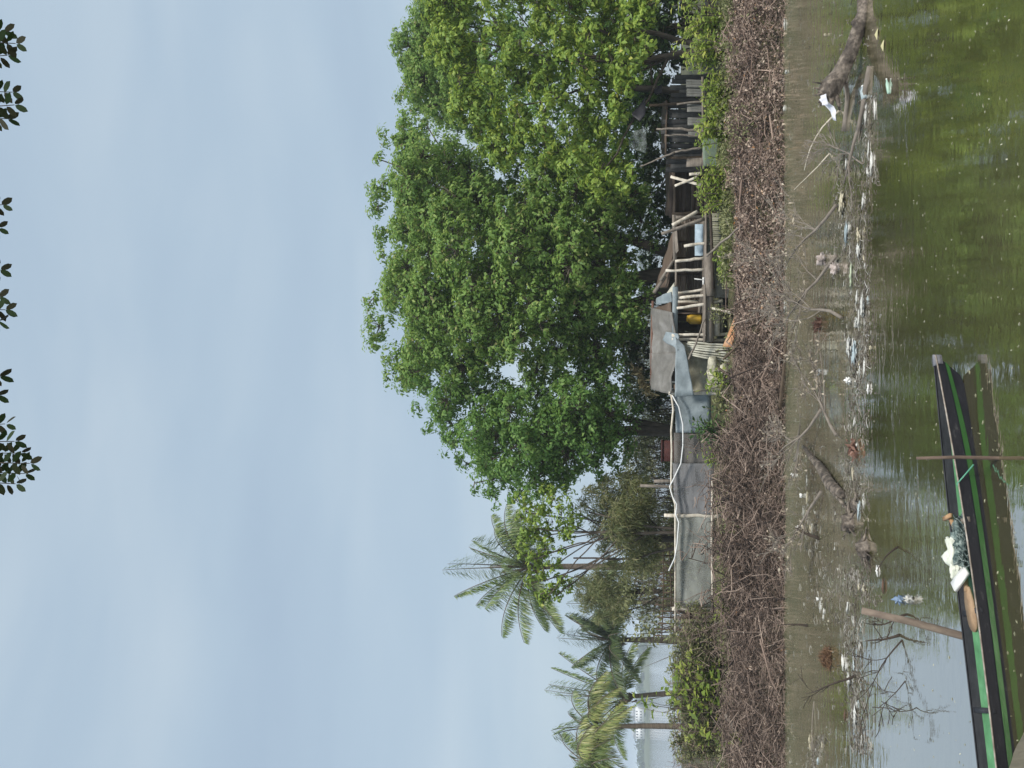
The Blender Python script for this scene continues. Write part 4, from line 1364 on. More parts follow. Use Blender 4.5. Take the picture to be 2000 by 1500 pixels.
# ------------------------------------------------------------------ net fence
loc = to_ground(P(1395, 980, 23.6), 0)
nf = thing('net_fence', 'long fence of grey netting hung on thin poles left of the shack', 'fence', loc)
for tp, r in (((1312, 1188, 23.6), .055), ((1316, 1110, 23.7), .03), ((1297, 1006, 23.6), .05), ((1277, 940, 23.7), .045), ((1250, 949, 24.0), .04), ((1320, 1215, 23.6), .05), ((1306, 768, 23.5), .05)):
    post_part(nf, tp, None, r, WOODP if r > .045 else WOODG)
m_ = MB()
rail = [(1311, 770), (1315, 800), (1311, 840), (1312, 880), (1311, 930), (1311, 960), (1319, 985), (1319, 1060), (1319, 1120), (1319, 1240)]
m_.tube([P(x, y, 23.5) for x, y in rail], .027, 7); m_.build('top_rail', WOODP, nf, smooth=True)
m_ = MB(); m_.tube([P(x, y, 23.45) for x, y in ((1391, 940), (1391, 1000), (1390, 1060), (1391, 1130), (1393, 1190))], .03, 7); m_.build('bottom_rail', WOODP, nf, smooth=True)
m_ = MB(); m_.sheet([P(1321, 1185, 23.62), P(1321, 1007, 23.62), P(1392, 1007, 23.55), P(1392, 1185, 23.55)], 24, 8, .008, .04, nscale=2)
m_.build('net_panel', net_mat('grey_net', (.34, .355, .33), .48, (1.4, 1.4, 3)), nf, smooth=True)
m_ = MB(); m_.sheet([P(1318, 1005, 23.63), P(1314, 905, 23.63), P(1394, 905, 23.55), P(1392, 1005, 23.55)], 20, 8, .008, .04, nscale=2)
m_.build('net_panel', net_mat('grey_dense_net', (.28, .28, .29), .6, (1.2, 1.2, 6)), nf, smooth=True)
m_ = MB(); m_.sheet([P(1316, 905, 23.68), P(1316, 845, 23.68), P(1392, 845, 23.6), P(1392, 905, 23.6)], 14, 8, .008, .04, nscale=2)
m_.build('net_panel', net_mat('dark_brown_net', (.17, .16, .15), .66, (1.2, 1.2, 6)), nf, smooth=True)
m_ = MB(); m_.sheet([P(1320, 845, 23.6), P(1318, 770, 23.55), P(1388, 768, 23.5), P(1390, 845, 23.6)], 14, 8, .012, .1, nscale=1.5)
m_.build('tarp_panel', TARPB, nf, smooth=True)
m_ = MB()
hose = [(1313, 772), (1326, 795), (1334, 830), (1334, 870), (1330, 905), (1316, 935), (1308, 950), (1314, 970), (1322, 985), (1320, 1005), (1326, 1020), (1323, 1060), (1318, 1090), (1306, 1115)]
for (x, y), (x2, y2) in zip(hose, hose[1:]):
    pass
m_.tube([P(x, y, 23.42) for x, y in hose], .019, 7)
tag(m_.build('white_pipe', surf_mat('white_pipe_plastic', [(0.3, (.55, .56, .56)), (.7, (.75, .76, .76))], bump=0, rough=.45), smooth=True, origin=tuple(P(1330, 850, 23.4))), 'thin white pipe looping along the top of the net fence', 'pipe')
# gate box between the two left posts
m_ = MB()
bpx(m_, (1335, 1200, 23.7), (1352, 1200, 23.7), .2, .15, up=(0, 1, 0))
tag(m_.build('wooden_box', WOODB, origin=tuple(P(1345, 1200, 23.7))), 'small brown wooden box fixed between the two left fence posts', 'box')
m_ = MB(); bpx(m_, (1330, 1217, 23.5), (1393, 1216, 23.5), .03, .09, up=(0, 1, 0)); m_.build('side_board', WOODD, nf)
# far stick fences behind
ff = thing('stick_fence', 'rough fence of thin brown sticks far behind the net fence', 'fence', to_ground(P(1330, 1180, 31), 0))
for k in range(14):
    y_ = 1085 + k * 12
    post_part(ff, (1286 + random.uniform(-8, 10), y_, 30 + random.uniform(-.3, .3)), None, .025, WOODB)
for x0, x1 in ((1296, 1292), (1308, 1310)):
    m_ = MB(); m_.tube([P(x0, 1075, 30), P((x0 + x1) / 2 + 2, 1160, 30), P(x1, 1255, 30.2)], .022, 6); m_.build('rail', WOODB, ff, smooth=True)
# dark red container behind the fence
m_ = MB(); m_.box(P(1302, 880, 27) + Vector((0, 0, -.25)), (.6, .5, .75))
m_.box(P(1302, 880, 27) + Vector((0, 0, .14)), (.64, .54, .05))
tag(m_.build('drum', surf_mat('dark_red_paint', [(0.3, (.035, .012, .011)), (.7, (.07, .022, .018))], bump=.2), origin=tuple(P(1320, 880, 27))), 'dark red container standing behind the net fence', 'container')
# pale wasp-nest like clump hanging below the crown
c0 = P(1245, 738, 29)
m_ = MB()
pts = [P(1238, 715, 28.5), P(1248, 730, 28.5), P(1252, 745, 28.5), P(1262, 765, 28.5), P(1275, 772, 28.6)]
for i in range(140):
    f = random.uniform(0, 3.99)
    p = pts[int(f)].lerp(pts[int(f) + 1], f % 1) + Vector([random.gauss(0, .07) for _ in range(3)])
    leaves(m_, np.array([p]), rng.normal(0, 1, (1, 3)) + np.array([[0, 0, -1]]), rng.normal(0, 1, (1, 3)), .22, .06)
tag(m_.build('dead_leaf_bunch', leaf_mat('straw_leaf', [(0, (.2, .17, .09)), (1, (.42, .36, .2))]), origin=tuple(c0)), 'straw coloured dead leaves hanging under the crown above the shack roof', 'dead leaves')

# ------------------------------------------------------------------ canoe
CANB = surf_mat('black_hull_paint', [(0.3, (0.007, 0.008, 0.012)), (0.6, (0.016, 0.017, 0.022)), (0.7, (0.05, 0.05, 0.052)), (0.78, (0.1, 0.095, 0.088))], scale=(7, 7, 22), bump=.15, rough=.5, spec=.15)
CANI = surf_mat('dark_inner_paint', [(0.3, (0.02, 0.021, 0.026)), (0.62, (0.042, 0.043, 0.05)), (0.75, (0.1, 0.1, 0.1))], scale=(5, 5, 16), bump=.2, rough=.6, spec=.15)
CANG = surf_mat('green_stripe_paint', [(0.3, (0.012, 0.06, 0.010)), (0.7, (0.022, 0.1, 0.016))], scale=(3, 3, 3), bump=.1, rough=.4)
CANF = surf_mat('green_floor_paint', [(0.3, (0.06, 0.17, 0.075)), (0.55, (0.1, 0.27, 0.125)), (0.75, (0.16, 0.34, 0.19))], scale=(7, 7, 7), bump=.15, rough=.5)
CANW = surf_mat('worn_gunwale', [(0.3, (0.13, 0.105, 0.085)), (0.52, (0.27, 0.235, 0.2)), (0.72, (0.46, 0.43, 0.39))], scale=(9, 9, 9), bump=.2)
BOWG = surf_mat('grey_bow_block', [(0.3, (0.12, 0.12, 0.135)), (0.7, (0.24, 0.24, 0.26))], scale=(8, 8, 8), bump=.2)

# near-side waterline runs from bow to the left edge of the picture
wb = G(1889, 708)
ws = G(1987, 1500)
axis = (wb - ws).normalized()                # towards the bow
across = Vector((axis.y, -axis.x, 0))        # towards the viewer
if across.y > 0:
    across = -across
LV = (wb - ws).length
LEN = LV + 2.6
HB = .215                                    # half beam at the gunwale
stern = ws - axis * 2.6 - across * HB * .8
canoe = thing('canoe', 'narrow black and green wooden canoe moored at the near shore', 'canoe', stern + axis * LEN * .5)


def hull_sec(t, inset=0.0):
    """half-width at gunwale / chine / bottom, heights; t 0 stern .. 1 bow"""
    e = 1 - max(0, (t - .55) / .45) ** 2.6 * .86
    e *= 1 - max(0, (.22 - t) / .22) ** 2 * .5
    sheer = .172 + .05 * max(0, (t - .45) / .55) ** 1.8 + .05 * max(0, (.3 - t) / .3) ** 2
    bot = -.1 + .12 * max(0, (t - .8) / .2) ** 2
    return HB * e, sheer, bot


def hp(t, side, f):
    """point on the hull side: f = 1 gunwale .. 0 bottom edge; the bow rakes forward"""
    w, s, b = hull_sec(t)
    z = b + (s - b) * f
    ww = w * (.62 + .38 * f)
    rake = max(0, (t - .86) / .14) ** 1.6 * .20 * (f - .35)
    return stern + axis * (LEN * t + rake) + across * (side * ww) + Vector((0, 0, z))


NS = 48
ts = [i / NS for i in range(NS + 1)]


def strip(mb, side, f0, f1, off=0.0, nf=3, mat=0):
    vs, fs = [], []
    for t in ts:
        for k in range(nf + 1):
            p = hp(t, side, f0 + (f1 - f0) * k / nf) + across * (side * off)
            vs.append(tuple(p))
    Wd = nf + 1
    for i in range(NS):
        for k in range(nf):
            fs.append((i * Wd + k, (i + 1) * Wd + k, (i + 1) * Wd + k + 1, i * Wd + k + 1))
    mb.add(vs, fs, mat)


hb = MB()
for s in (-1, 1):
    strip(hb, s, 0, 1)
# bottom
vs, fs = [], []
for t in ts:
    vs += [tuple(hp(t, -1, 0)), tuple(hp(t, 1, 0))]
for i in range(NS):
    fs.append((2 * i, 2 * i + 1, 2 * i + 3, 2 * i + 2))
hb.add(vs, fs)
# stem and stern closures
for t in (0, 1):
    vs = [tuple(hp(t, sd_, f)) for f in (0, .33, .66, 1) for sd_ in (-1, 1)]
    hb.add(vs, [(0, 1, 3, 2), (2, 3, 5, 4), (4, 5, 7, 6)])
hb.build('hull', CANB, canoe, smooth=True)
ib = MB()
for s in (-1, 1):
    strip(ib, s, .7, .995, off=-.014)
ib.build('inner_side', CANI, canoe, smooth=True)
for s in (-1, 1):
    gb_ = MB()
    strip(gb_, s, .47, .64, off=.006)
    gb_.build('stripe', CANG, canoe, smooth=True)
    gw = MB()
    gw.tube([hp(t, s, 1) + Vector((0, 0, .004)) for t in ts], .007, 6)
    gw.build('gunwale', CANW if s > 0 else CANI, canoe, smooth=True)
fb = MB()
vs, fs = [], []
zf = .04
for t in ts[2:]:
    w, s_, b_ = hull_sec(t)
    f = .755
    p0, p1 = hp(t, -1, f) + across * .012, hp(t, 1, f) - across * .012
    vs += [tuple(p0), tuple(p1)]
for i in range(len(ts[2:]) - 1):
    fs.append((2 * i, 2 * i + 1, 2 * i + 3, 2 * i + 2))
fb.add(vs, fs)
fb.build('floor', CANF, canoe)
# bow block
bm_ = MB()
t0, t1 = .988, 1.0
a, b_, c_, d_ = hp(t0, -1, 1), hp(t0, 1, 1), hp(t1, 1, 1), hp(t1, -1, 1)
up_ = Vector((0, 0, .02))
tipv = (c_ + d_) / 2 + axis * .015
bm_.add([tuple(p + up_) for p in (a, b_, c_, tipv, d_)] + [tuple(p - Vector((0, 0, .05))) for p in (a, b_, c_, tipv, d_)],
        [(0, 1, 2, 3, 4), (9, 8, 7, 6, 5), (0, 5, 6, 1), (1, 6, 7, 2), (2, 7, 8, 3), (3, 8, 9, 4), (4, 9, 5, 0)])
bm_.build('bow_block', BOWG, canoe)


def t_at(y, x=1900):
    g = G(x, y, .15)
    return (g - stern).dot(axis) / LEN


for yy, mt in ((1010, WOODG), (1195, CANI), (1386, CANI)):
    t = t_at(yy)
    m_ = MB()
    a, b_ = hp(t, -1, .9), hp(t, 1, .9)
    m_.beam(a, b_, .045, .04)
    m_.build('thwart', mt, canoe)
# contents of the canoe
t = t_at(1020)
a = hp(t_at(1000), -1, 1.0) + Vector((0, 0, .025)) - across * .02
b_ = hp(t_at(1040), -.55, .75)
m_ = MB(); m_.beam(hp(t_at(992), -1, 1) + Vector((0, 0, .03)) - across * .06, hp(t_at(992), -.25, 1.0) + Vector((0, 0, .03)), .035, .03)
m_.beam(hp(t_at(993), -.9, .99), hp(t_at(1046), -.75, .8), .045, .035)
tag(m_.build('wooden_bracket', surf_mat('orange_timber', [(.3, (.26, .15, .075)), (.7, (.46, .29, .16))], scale=(9, 9, 9), bump=.3), origin=tuple(a)), 'orange brown timber bracket hooked over the far canoe side', 'bracket')


def crumple(c, sx, sy, sz, seed, nu=20, nv=14, amp=.35, sc=2.2, ax=None):
    vs, fs = [], []
    X = ax or Vector((1, 0, 0))
    Y = Vector((-X.y, X.x, 0))
    for j in range(nv + 1):
        for i in range(nu):
            th, ph = math.pi * j / nv, 2 * math.pi * i / nu
            d = Vector((math.sin(th) * math.cos(ph), math.sin(th) * math.sin(ph), math.cos(th)))
            k = 1 + amp * mnoise.fractal(d * sc + Vector((seed * 3.7, seed, 0)), 1.0, 2.0, 3)
            p = Vector(c) + X * (d.x * sx * k) + Y * (d.y * sy * k) + Vector((0, 0, d.z * sz * k))
            vs.append(tuple(p))
    for j in range(nv):
        for i in range(nu):
            fs.append((j * nu + i, j * nu + (i + 1) % nu, (j + 1) * nu + (i + 1) % nu, (j + 1) * nu + i))
    return vs, fs


NETG = surf_mat('green_net_heap', [(0.35, (.02, .035, .036)), (.5, (.12, .165, .16)), (.7, (.38, .43, .4))], scale=(24, 24, 24), bump=.8, bumpdist=.02)
CLOTH = surf_mat('white_cloth', [(0.3, (.5, .53, .45)), (.6, (.66, .68, .6)), (.85, (.75, .76, .7))], scale=(9, 9, 9), bump=.6, bumpdist=.02)
WHITE = surf_mat('white_foam_plastic', [(0.3, (.68, .68, .66)), (.7, (.8, .8, .78))], scale=(9, 9, 9), bump=.1)
m_ = MB()
c = stern + axis * LEN * t_at(1052) + Vector((0, 0, .15)) + across * .03
m_.add(*crumple(c, .2, .1, .085, 1, nu=30, nv=20, amp=.8, sc=3.0, ax=axis))
for k in range(60):   # loose loops of netting twine
    a = c + axis * random.uniform(-.2, .2) + across * random.uniform(-.1, .1) + Vector((0, 0, random.uniform(.02, .08)))
    pts = [a + axis * .05 * math.cos(q) * random.uniform(.6, 1.2) + across * .05 * math.sin(q) + Vector((0, 0, .02 * math.sin(2 * q))) for q in np.linspace(0, 5, 7)]
    m_.tube(pts, .004, 4)
tag(m_.build('fishing_net', NETG, origin=tuple(c)), 'heap of grey green fishing net lying in the canoe', 'net')
m_ = MB()
c = stern + axis * LEN * t_at(1082) + Vector((0, 0, .2)) - across * .08
m_.add(*crumple(c, .2, .09, .085, 5, nu=30, nv=20, amp=.6, sc=2.4, ax=axis))
tag(m_.build('white_cloth', CLOTH, smooth=True, origin=tuple(c)), 'white cloth bundle bulging over the far side of the canoe beside the net', 'cloth')
m_ = MB()
c = stern + axis * LEN * t_at(1128) + Vector((0, 0, .225)) + across * .02
m_.box(c, (.11, .22, .03), (Matrix.Rotation(math.atan2(axis.y, axis.x) + .75, 3, 'Z') @ Matrix.Rotation(.35, 3, 'X')))
tag(m_.build('white_board', WHITE, origin=tuple(c)), 'flat white foam board lying tilted across the canoe', 'foam board')
# paddle / plank
t = thing('paddle', 'worn wooden paddle with a rounded blade lying in the canoe', 'paddle', stern + axis * LEN * t_at(1190) + Vector((0, 0, .14)))
m_ = MB()
pa, pb = stern + axis * LEN * t_at(1145) + Vector((0, 0, .16)) - across * .0, stern + axis * LEN * t_at(1236) + Vector((0, 0, .15)) + across * .04
vs = []
n = 14
ax_ = (pb - pa)
sd_ = across
for i in range(n + 1):
    f = i / n
    w = .1 * (1 if f < .7 else math.sqrt(max(0.02, 1 - ((f - .7) / .3) ** 2))) * (.55 + .45 * min(1, f * 3))
    for (q, z) in ((-1, 0), (1, 0), (1, .022), (-1, .022)):
        vs.append(tuple(pa + ax_ * f + sd_ * (q * w) + Vector((0, 0, z))))
fs = [(i * 4 + k, i * 4 + (k + 1) % 4, i * 4 + 4 + (k + 1) % 4, i * 4 + 4 + k) for i in range(n) for k in range(4)] + [(3, 2, 1, 0), tuple(n * 4 + k for k in range(4))]
m_.add(vs, fs)
PADW = surf_mat('worn_paddle_wood', [(0.3, (.2, .13, .075)), (.6, (.34, .23, .14)), (.9, (.45, .34, .23))], scale=(9, 9, 9), bump=.3)
m_.build('blade', PADW, t)
m_ = MB(); m_.tube([pa + ax_.normalized() * -.55 + Vector((0, 0, -.03)), pa + ax_ * .1 + Vector((0, 0, .02))], .022, 8); m_.build('shaft', PADW, t)
# rope
m_ = MB()
a = hp(t_at(950), .3, .5) + Vector((0, 0, .02))
m_.tube([a, a + across * .1 + Vector((0, 0, .09)), hp(t_at(935), 1.0, 1) + Vector((0, 0, .018)), hp(t_at(915), 1.06, .8) + across * .02, hp(t_at(897), 1.2, .6) + across * .09], .007, 5)
tag(m_.build('mooring_rope', surf_mat('green_rope', [(0.3, (.06, .24, .16)), (.7, (.14, .36, .26))], bump=0)), 'thin green rope tied from the canoe to the upright pole', 'rope')
# upright pole in front of the canoe
top = P(1790, 895, 8.12)
b0 = G(1962, 895.5, 0)
b0.y = top.y
b0.x = top.x + .01
m_ = MB(); m_.tube([Vector((b0.x, b0.y, -1.0)), Vector((b0.x, b0.y, 0.1)), b0.lerp(top, .5) + Vector((.008, 0, 0)), top], [.017, .016, .0155, .013], 8)
tag(m_.build('mooring_pole', surf_mat('brown_stake', [(0.3, (.07, .05, .04)), (.7, (.18, .13, .1))], scale=(9, 9, 4), bump=.5), smooth=True, origin=tuple(b0)), 'thin upright brown pole standing in the water in front of the canoe', 'pole')
# leaning stake behind the canoe
gb2 = G(1905, 1263)
gb2.z = -.3
tp = P(1683, 1192, gb2.y + .15)
m_ = MB(); m_.tube([gb2 - (tp - gb2) * .3, gb2.lerp(tp, .33), gb2.lerp(tp, .66) + Vector((.01, 0, 0)), tp], [.036, .036, .034, .032], 11, jit=.09)
tag(m_.build('leaning_stake', surf_mat('brown_stake_wood', [(0.3, (.13, .1, .08)), (.6, (.24, .19, .15)), (.9, (.36, .3, .24))], scale=(8, 8, 4), bump=.5), smooth=True, origin=tuple(gb2)), 'thick brown stake leaning out of the water behind the canoe', 'stake')

# ------------------------------------------------------------------ driftwood and branches in the pond
LOGM = surf_mat('driftwood', [(0.32, (0.026, 0.021, 0.018)), (0.5, (0.1, 0.083, 0.069)), (0.66, (0.26, 0.22, 0.18))], scale=(9, 9, 9), bump=1.0, bumpdist=.03)
w0 = G(1688, 48)
D0 = w0.y
dl = thing('driftwood_log', 'large driftwood log rising from the water at the right edge', 'log', w0)
m_ = MB()
m_.tube([G(1720, -70, -.25), G(1700, -10, -.05), w0 + Vector((0, 0, .06)), P(1662, 100, D0 + .1), P(1642, 145, D0 + .15), P(1622, 172, D0 + .2), P(1610, 188, D0 + .2)],
        [.08, .09, .095, .10, .115, .145, .12], 12, jit=.09)
m_.tube([w0 + Vector((0, 0, .1)), P(1683, 30, D0), P(1680, -20, D0 - .1)], [.1, .06, .05], 8, jit=.1)
m_.build('trunk', LOGM, dl, smooth=True)
for q, (x1, y1, x2, y2, r) in enumerate(((1620, 175, 1590, 172, .03), (1620, 180, 1598, 200, .035), (1630, 180, 1640, 215, .04), (1615, 165, 1586, 160, .018), (1608, 185, 1602, 206, .05), (1622, 185, 1624, 206, .05), (1612, 182, 1588, 186, .02))):
    m_ = MB(); m_.tube([P(x1, y1, D0 + .18), P((x1 + x2) / 2 + 2, (y1 + y2) / 2, D0 + .15), P(x2, y2, D0 + .12)], [r, r * .8, r * .35], 6)
    m_.build('root', LOGM, dl, smooth=True)
m_ = MB()
pts = [P(1606, 196, D0)]
m_.sheet([P(1600, 194, D0), P(1611, 186, D0 - .12), P(1642, 232, D0 - .14), P(1628, 232, D0 - .05)], 14, 6, .006, .09, nscale=7)
m_.sheet([P(1603, 188, D0 - .1), P(1615, 184, D0 - .14), P(1618, 204, D0 - .16), P(1606, 206, D0 - .12)], 8, 6, .006, .08, nscale=9)
tag(m_.build('plastic_bag', surf_mat('white_bag_plastic', [(0.3, (.5, .5, .55)), (.7, (.72, .73, .78))], scale=(9, 9, 9), bump=.5, rough=.4), smooth=True, origin=tuple(pts[0])), 'torn white plastic bag snagged on the driftwood log end', 'plastic bag')


def wbranch(name, label, base_px, dirv, L, r, depth=1, kids=3, mat=None, z=.0, cat='branch', group=None, spread=.8, flat=.5, tips=False):
    b = G(*base_px)
    b.z = z
    m_ = MB()
    dead_branch(m_, b, dirv, L, r, depth, spread, kids, flat)
    if tips:      # curled dry leaves still on the twigs
        V = np.concatenate(m_.v)
        V = V[V[:, 2] > .02]
        C = V[rng.integers(0, len(V), 110)] + rng.normal(0, .04, (110, 3)) + np.array([0, 0, .03])
        leaves(m_, C, rng.normal(0, 1, C.shape), rng.normal(0, 1, C.shape), rng.uniform(.04, .1, 110), .035, fold=.4, droop=.4, mat=1)
        return tag(m_.build(name, [WOODG, TANLEAF], origin=tuple(b)), label, cat, group)
    return tag(m_.build(name, mat or WOODG, smooth=True, origin=tuple(b)), label, cat, group)


TANLEAF = leaf_mat('tan_dry_leaf', [(0, (.22, .18, .13)), (1, (.5, .44, .35))], transl=.1)
g1 = 'dead branches in the pond'
wbranch('dead_branch', 'grey pale branch lying in the water just below the driftwood log', (1700, 130), (-.9, .5, .12), 1.6, .045, 1, 3, group=g1)
wbranch('dead_branch', 'grey splintered branch left of the log with the white bag', (1650, 255), (.75, -.5, .1), .9, .06, 1, 3, group=g1)
wbranch('dead_branch', 'thin straight twig slanting up left of the driftwood log', (1640, 215), (-.6, .3, .62), 1.05, .016, 0, 0, mat=WOODP, group=g1)
wbranch('dead_branch', 'short thin twig slanting up above the floating rubbish', (1620, 300), (-.5, .4, .55), .8, .013, 0, 0, mat=WOODP, group=g1)
wbranch('dead_branch', 'curly bare twig floating right of the pale blue strip of plastic', (1685, 320), (.2, .3, .1), 1.3, .014, 3, 4, group=g1, flat=.85)
wbranch('dead_branch', 'bare bushy twig with many pale tips right of the two pinkish rags', (1640, 400), (-.4, .7, .25), 2.1, .03, 3, 5, group=g1, flat=.8, spread=.9, z=.05, tips=True)
wbranch('dead_branch', 'bare bushy twig lying in the water behind the two pinkish rags', (1640, 500), (-.2, .8, .2), 1.8, .03, 3, 5, group=g1, flat=.8, spread=.9, z=.05, tips=True)
wbranch('dead_branch', 'long bare twig arching from the rubbish toward the bank under the shack', (1650, 620), (.35, .9, .3), 1.9, .03, 3, 5, group=g1, flat=.8, spread=.9, z=.05, tips=True)
wbranch('dead_branch', 'dark branch with a pale broken end sloping from the bank into the water', (1525, 838), (.75, -.66, .0), 2.9, .06, 1, 3, mat=WOODB, z=.1, group=g1, flat=.9)
wbranch('dead_branch', 'tangled pale twig around the dark sloping branch', (1610, 800), (-.3, .6, .15), 1.7, .03, 3, 5, group=g1, flat=.8, spread=.9, z=.05, tips=True)
wbranch('dead_branch', 'tangled grey twig in the middle of the pond right of the dark log', (1640, 850), (.3, .6, .15), 1.6, .03, 3, 5, group=g1, flat=.8, spread=.9, z=.05, tips=True)
wbranch('dead_branch', 'twisted bare twig left of the dark log', (1610, 960), (-.5, .6, .2), 1.5, .03, 3, 5, group=g1, flat=.8, spread=.9, z=.05, tips=True)
wbranch('dead_branch', 'low bare branch reaching from the bank beside the dark log', (1560, 900), (.2, -.8, .05), 1.8, .03, 2, 3, z=.08, group=g1, flat=.75)
wbranch('dead_branch', 'dark forked branch standing like a cross in the water', (1600, 1052), (.3, 0, .7), .45, .035, 1, 3, mat=WOODD, group=g1, flat=.2)
wbranch('dead_branch', 'small dark forked twig standing in the water at the far left', (1578, 1222), (.1, 0, .8), .42, .028, 1, 3, mat=WOODD, group=g1, flat=.2)
wbranch('dead_branch', 'dark forked twig near the leaning stake', (1757, 1240), (-.35, .2, .55), .4, .02, 1, 2, mat=WOODD, group=g1, flat=.2)
wbranch('dead_branch', 'leafless spreading twig rising from the calm water left of the stake', (1762, 1250), (-.5, .3, .2), 1.1, .011, 2, 3, mat=WOODD, group=g1, flat=.4)
wbranch('dead_branch', 'fine leafless twig standing alone in the calm water', (1768, 1330), (-.6, .2, .25), .7, .007, 2, 3, mat=WOODD, group=g1, flat=.3)
wbranch('dead_branch', 'tiny bare twig poking out of the calm water at the lower left', (1790, 1382), (-.3, .1, .5), .35, .006, 1, 3, mat=WOODD, group=g1, flat=.3)
wbranch('dead_branch', 'thin dark stick making a V in the water left of the stumps', (1754, 1068), (-.35, -.2, .5), .45, .014, 0, 0, mat=WOODD, group=g1)
wbranch('dead_branch', 'bare twig tangle beside the white foam left of the brown palm husk', (1670, 1320), (-.3, .2, .3), .8, .022, 2, 3, mat=WOODD, group=g1, flat=.4)
wbranch('dead_branch', 'thin stick floating along the bank at the far left', (1590, 1370), (-1, .1, .06), .9, .012, 1, 2, group=g1, flat=.9)
wbranch('dead_branch', 'grey branch poking from the waterline under the sacks', (1530, 700), (-.5, -.4, .35), .7, .02, 1, 3, z=.05, group=g1)
# dark log
m_ = MB()
a, b_ = G(1575, 872), G(1652, 968)
m_.tube([a + Vector((0, 0, .05)), a.lerp(b_, .25) + Vector((0, 0, .07)), a.lerp(b_, .5) + Vector((.05, 0, .09)), a.lerp(b_, .8) + Vector((0, 0, .1)), b_ + Vector((0, 0, .04))], [.025, .045, .065, .085, .06], 12, jit=.1)
m_.tube([a.lerp(b_, .6) + Vector((0, 0, .1)), a.lerp(b_, .75) + Vector((-.05, -.25, .14)), a.lerp(b_, 1.0) + Vector((-.2, -.35, .02))], [.035, .035, .02], 7, jit=.25)
tag(m_.build('sunken_log', LOGM, smooth=True, origin=tuple(a)), 'dark half sunken log slanting through the middle of the pond', 'log')


def stump(label, px, r, h, mat, seed, hollow=True):
    c = G(*px)
    m_ = MB()
    vs, fs = [], []
    n = 16
    prof_ = [(1.15, -.3), (1.1, 0.0), (.95, h * .6), (.85, h), (.55, h * .95), (.45, h * .3)] if hollow else [(1.3, -.3), (1.2, 0), (.9, h * .5), (.6, h * .9), (.2, h)]
    for (k, z) in prof_:
        for i in range(n):
            a = 2 * math.pi * i / n
            w = random.uniform(.85, 1.2) + .35 * mnoise.noise(Vector((math.cos(a) * 1.5 + seed, math.sin(a) * 1.5, z * 4)))
            vs.append((c.x + math.cos(a) * r * k * w, c.y + math.sin(a) * r * k * w, z * (1 + .3 * mnoise.noise(Vector((a, seed, 0))))))
    for j in range(len(prof_) - 1):
        for i in range(n):
            fs.append((j * n + i, j * n + (i + 1) % n, (j + 1) * n + (i + 1) % n, (j + 1) * n + i))
    fs.append(tuple((len(prof_) - 1) * n + i for i in range(n)))
    m_.add(vs, fs)
    for k in range(9):
        a = random.uniform(0, 6.28)
        p = Vector((c.x + math.cos(a) * r * .9, c.y + math.sin(a) * r * .9, h * .35))
        dead_branch(m_, p, (math.cos(a), math.sin(a), random.uniform(-.35, .3)), r * random.uniform(1.0, 2.2), .02, 1, .7, 2, .4)
    return tag(m_.build('stump', mat, smooth=True, origin=tuple(c)), label, 'stump', 'rotting stumps in the pond')


stump('round hollow rotting stump in the pond left of the dark log', (1664, 1022), .13, .13, LOGM, 1)
stump('larger mud coloured stump with roots left of the hollow stump', (1692, 1072), .13, .13, LOGM, 5, False)
stump('low rotting stump wrapped in scum near the dark log', (1672, 985), .1, .07, LOGM, 9, False)
# brown husk clump
c = G(1622, 1285)
m_ = MB()
n = 420
d = nrm(rng.normal(0, 1, (n, 3)) * np.array([1, .8, .9]) + np.array([0, 0, .5]))
C = np.array(c) + np.array([0, 0, .02]) + d * rng.uniform(.03, .17, (n, 1)) * np.array([1.2, .9, .8])
C[:, 2] = np.abs(C[:, 2])
dd = nrm(d * .5 + rng.normal(0, .6, d.shape) + np.array([0, 0, .3]))
sticks(m_, C - dd * .06, C + dd * .07, .007, .002, bend=.2)
tag(m_.build('palm_husk', surf_mat('red_brown_husk', [(0.2, (.09, .05, .03)), (.7, (.22, .13, .075)), (1, (.36, .25, .16))], bump=0, island=.7), origin=tuple(c)), 'red brown clump of palm husk floating near the left bank', 'husk')
PL_W = surf_mat('white_plastic_scrap', [(.35, (.3, .3, .27)), (.6, (.6, .6, .57))], scale=(14, 14, 14), bump=.3, rough=.45)
# trash in forked twig by the stake
for (px, col, lab, nm) in (((1762, 1172), surf_mat('blue_bag_plastic', [(.3, (.08, .14, .26)), (.7, (.28, .37, .48))], bump=.3, rough=.4), 'crumpled blue plastic bag caught on twigs by the leaning stake', 'plastic_bag'),
                          ((1783, 1172), PL_W, 'crumpled whitish plastic bag caught beside the blue one', 'plastic_bag')):
    c = G(*px)
    m_ = MB(); m_.add(*crumple(c + Vector((0, 0, .04)), .04, .03, .04, px[0] % 17, nu=20, nv=14, amp=1.4, sc=3.0))
    tag(m_.build(nm, col, smooth=True, origin=tuple(c)), lab, 'plastic bag')
wbranch('dead_branch', 'clump of dark twigs behind the top of the leaning stake', (1772, 1200), (-.2, .1, .5), .42, .016, 2, 4, mat=WOODD, group=g1, flat=.2)
# two pinkish rags on twigs
RAG = surf_mat('pinkish_rag', [(.3, (.26, .21, .19)), (.6, (.5, .44, .41)), (.85, (.66, .6, .58))], scale=(12, 12, 12), bump=.5)
for px, lab in (((1612, 506), 'pinkish white rag snagged on twigs nearer the bank'), ((1638, 524), 'pinkish white rag snagged on twigs nearer the open water')):
    c = G(*px)
    m_ = MB(); m_.add(*crumple(c + Vector((0, 0, .06)), .085, .05, .06, px[1], nu=18, nv=12, amp=1.2, sc=2.6))
    tag(m_.build('rag', RAG, smooth=True, origin=tuple(c)), lab, 'rag')
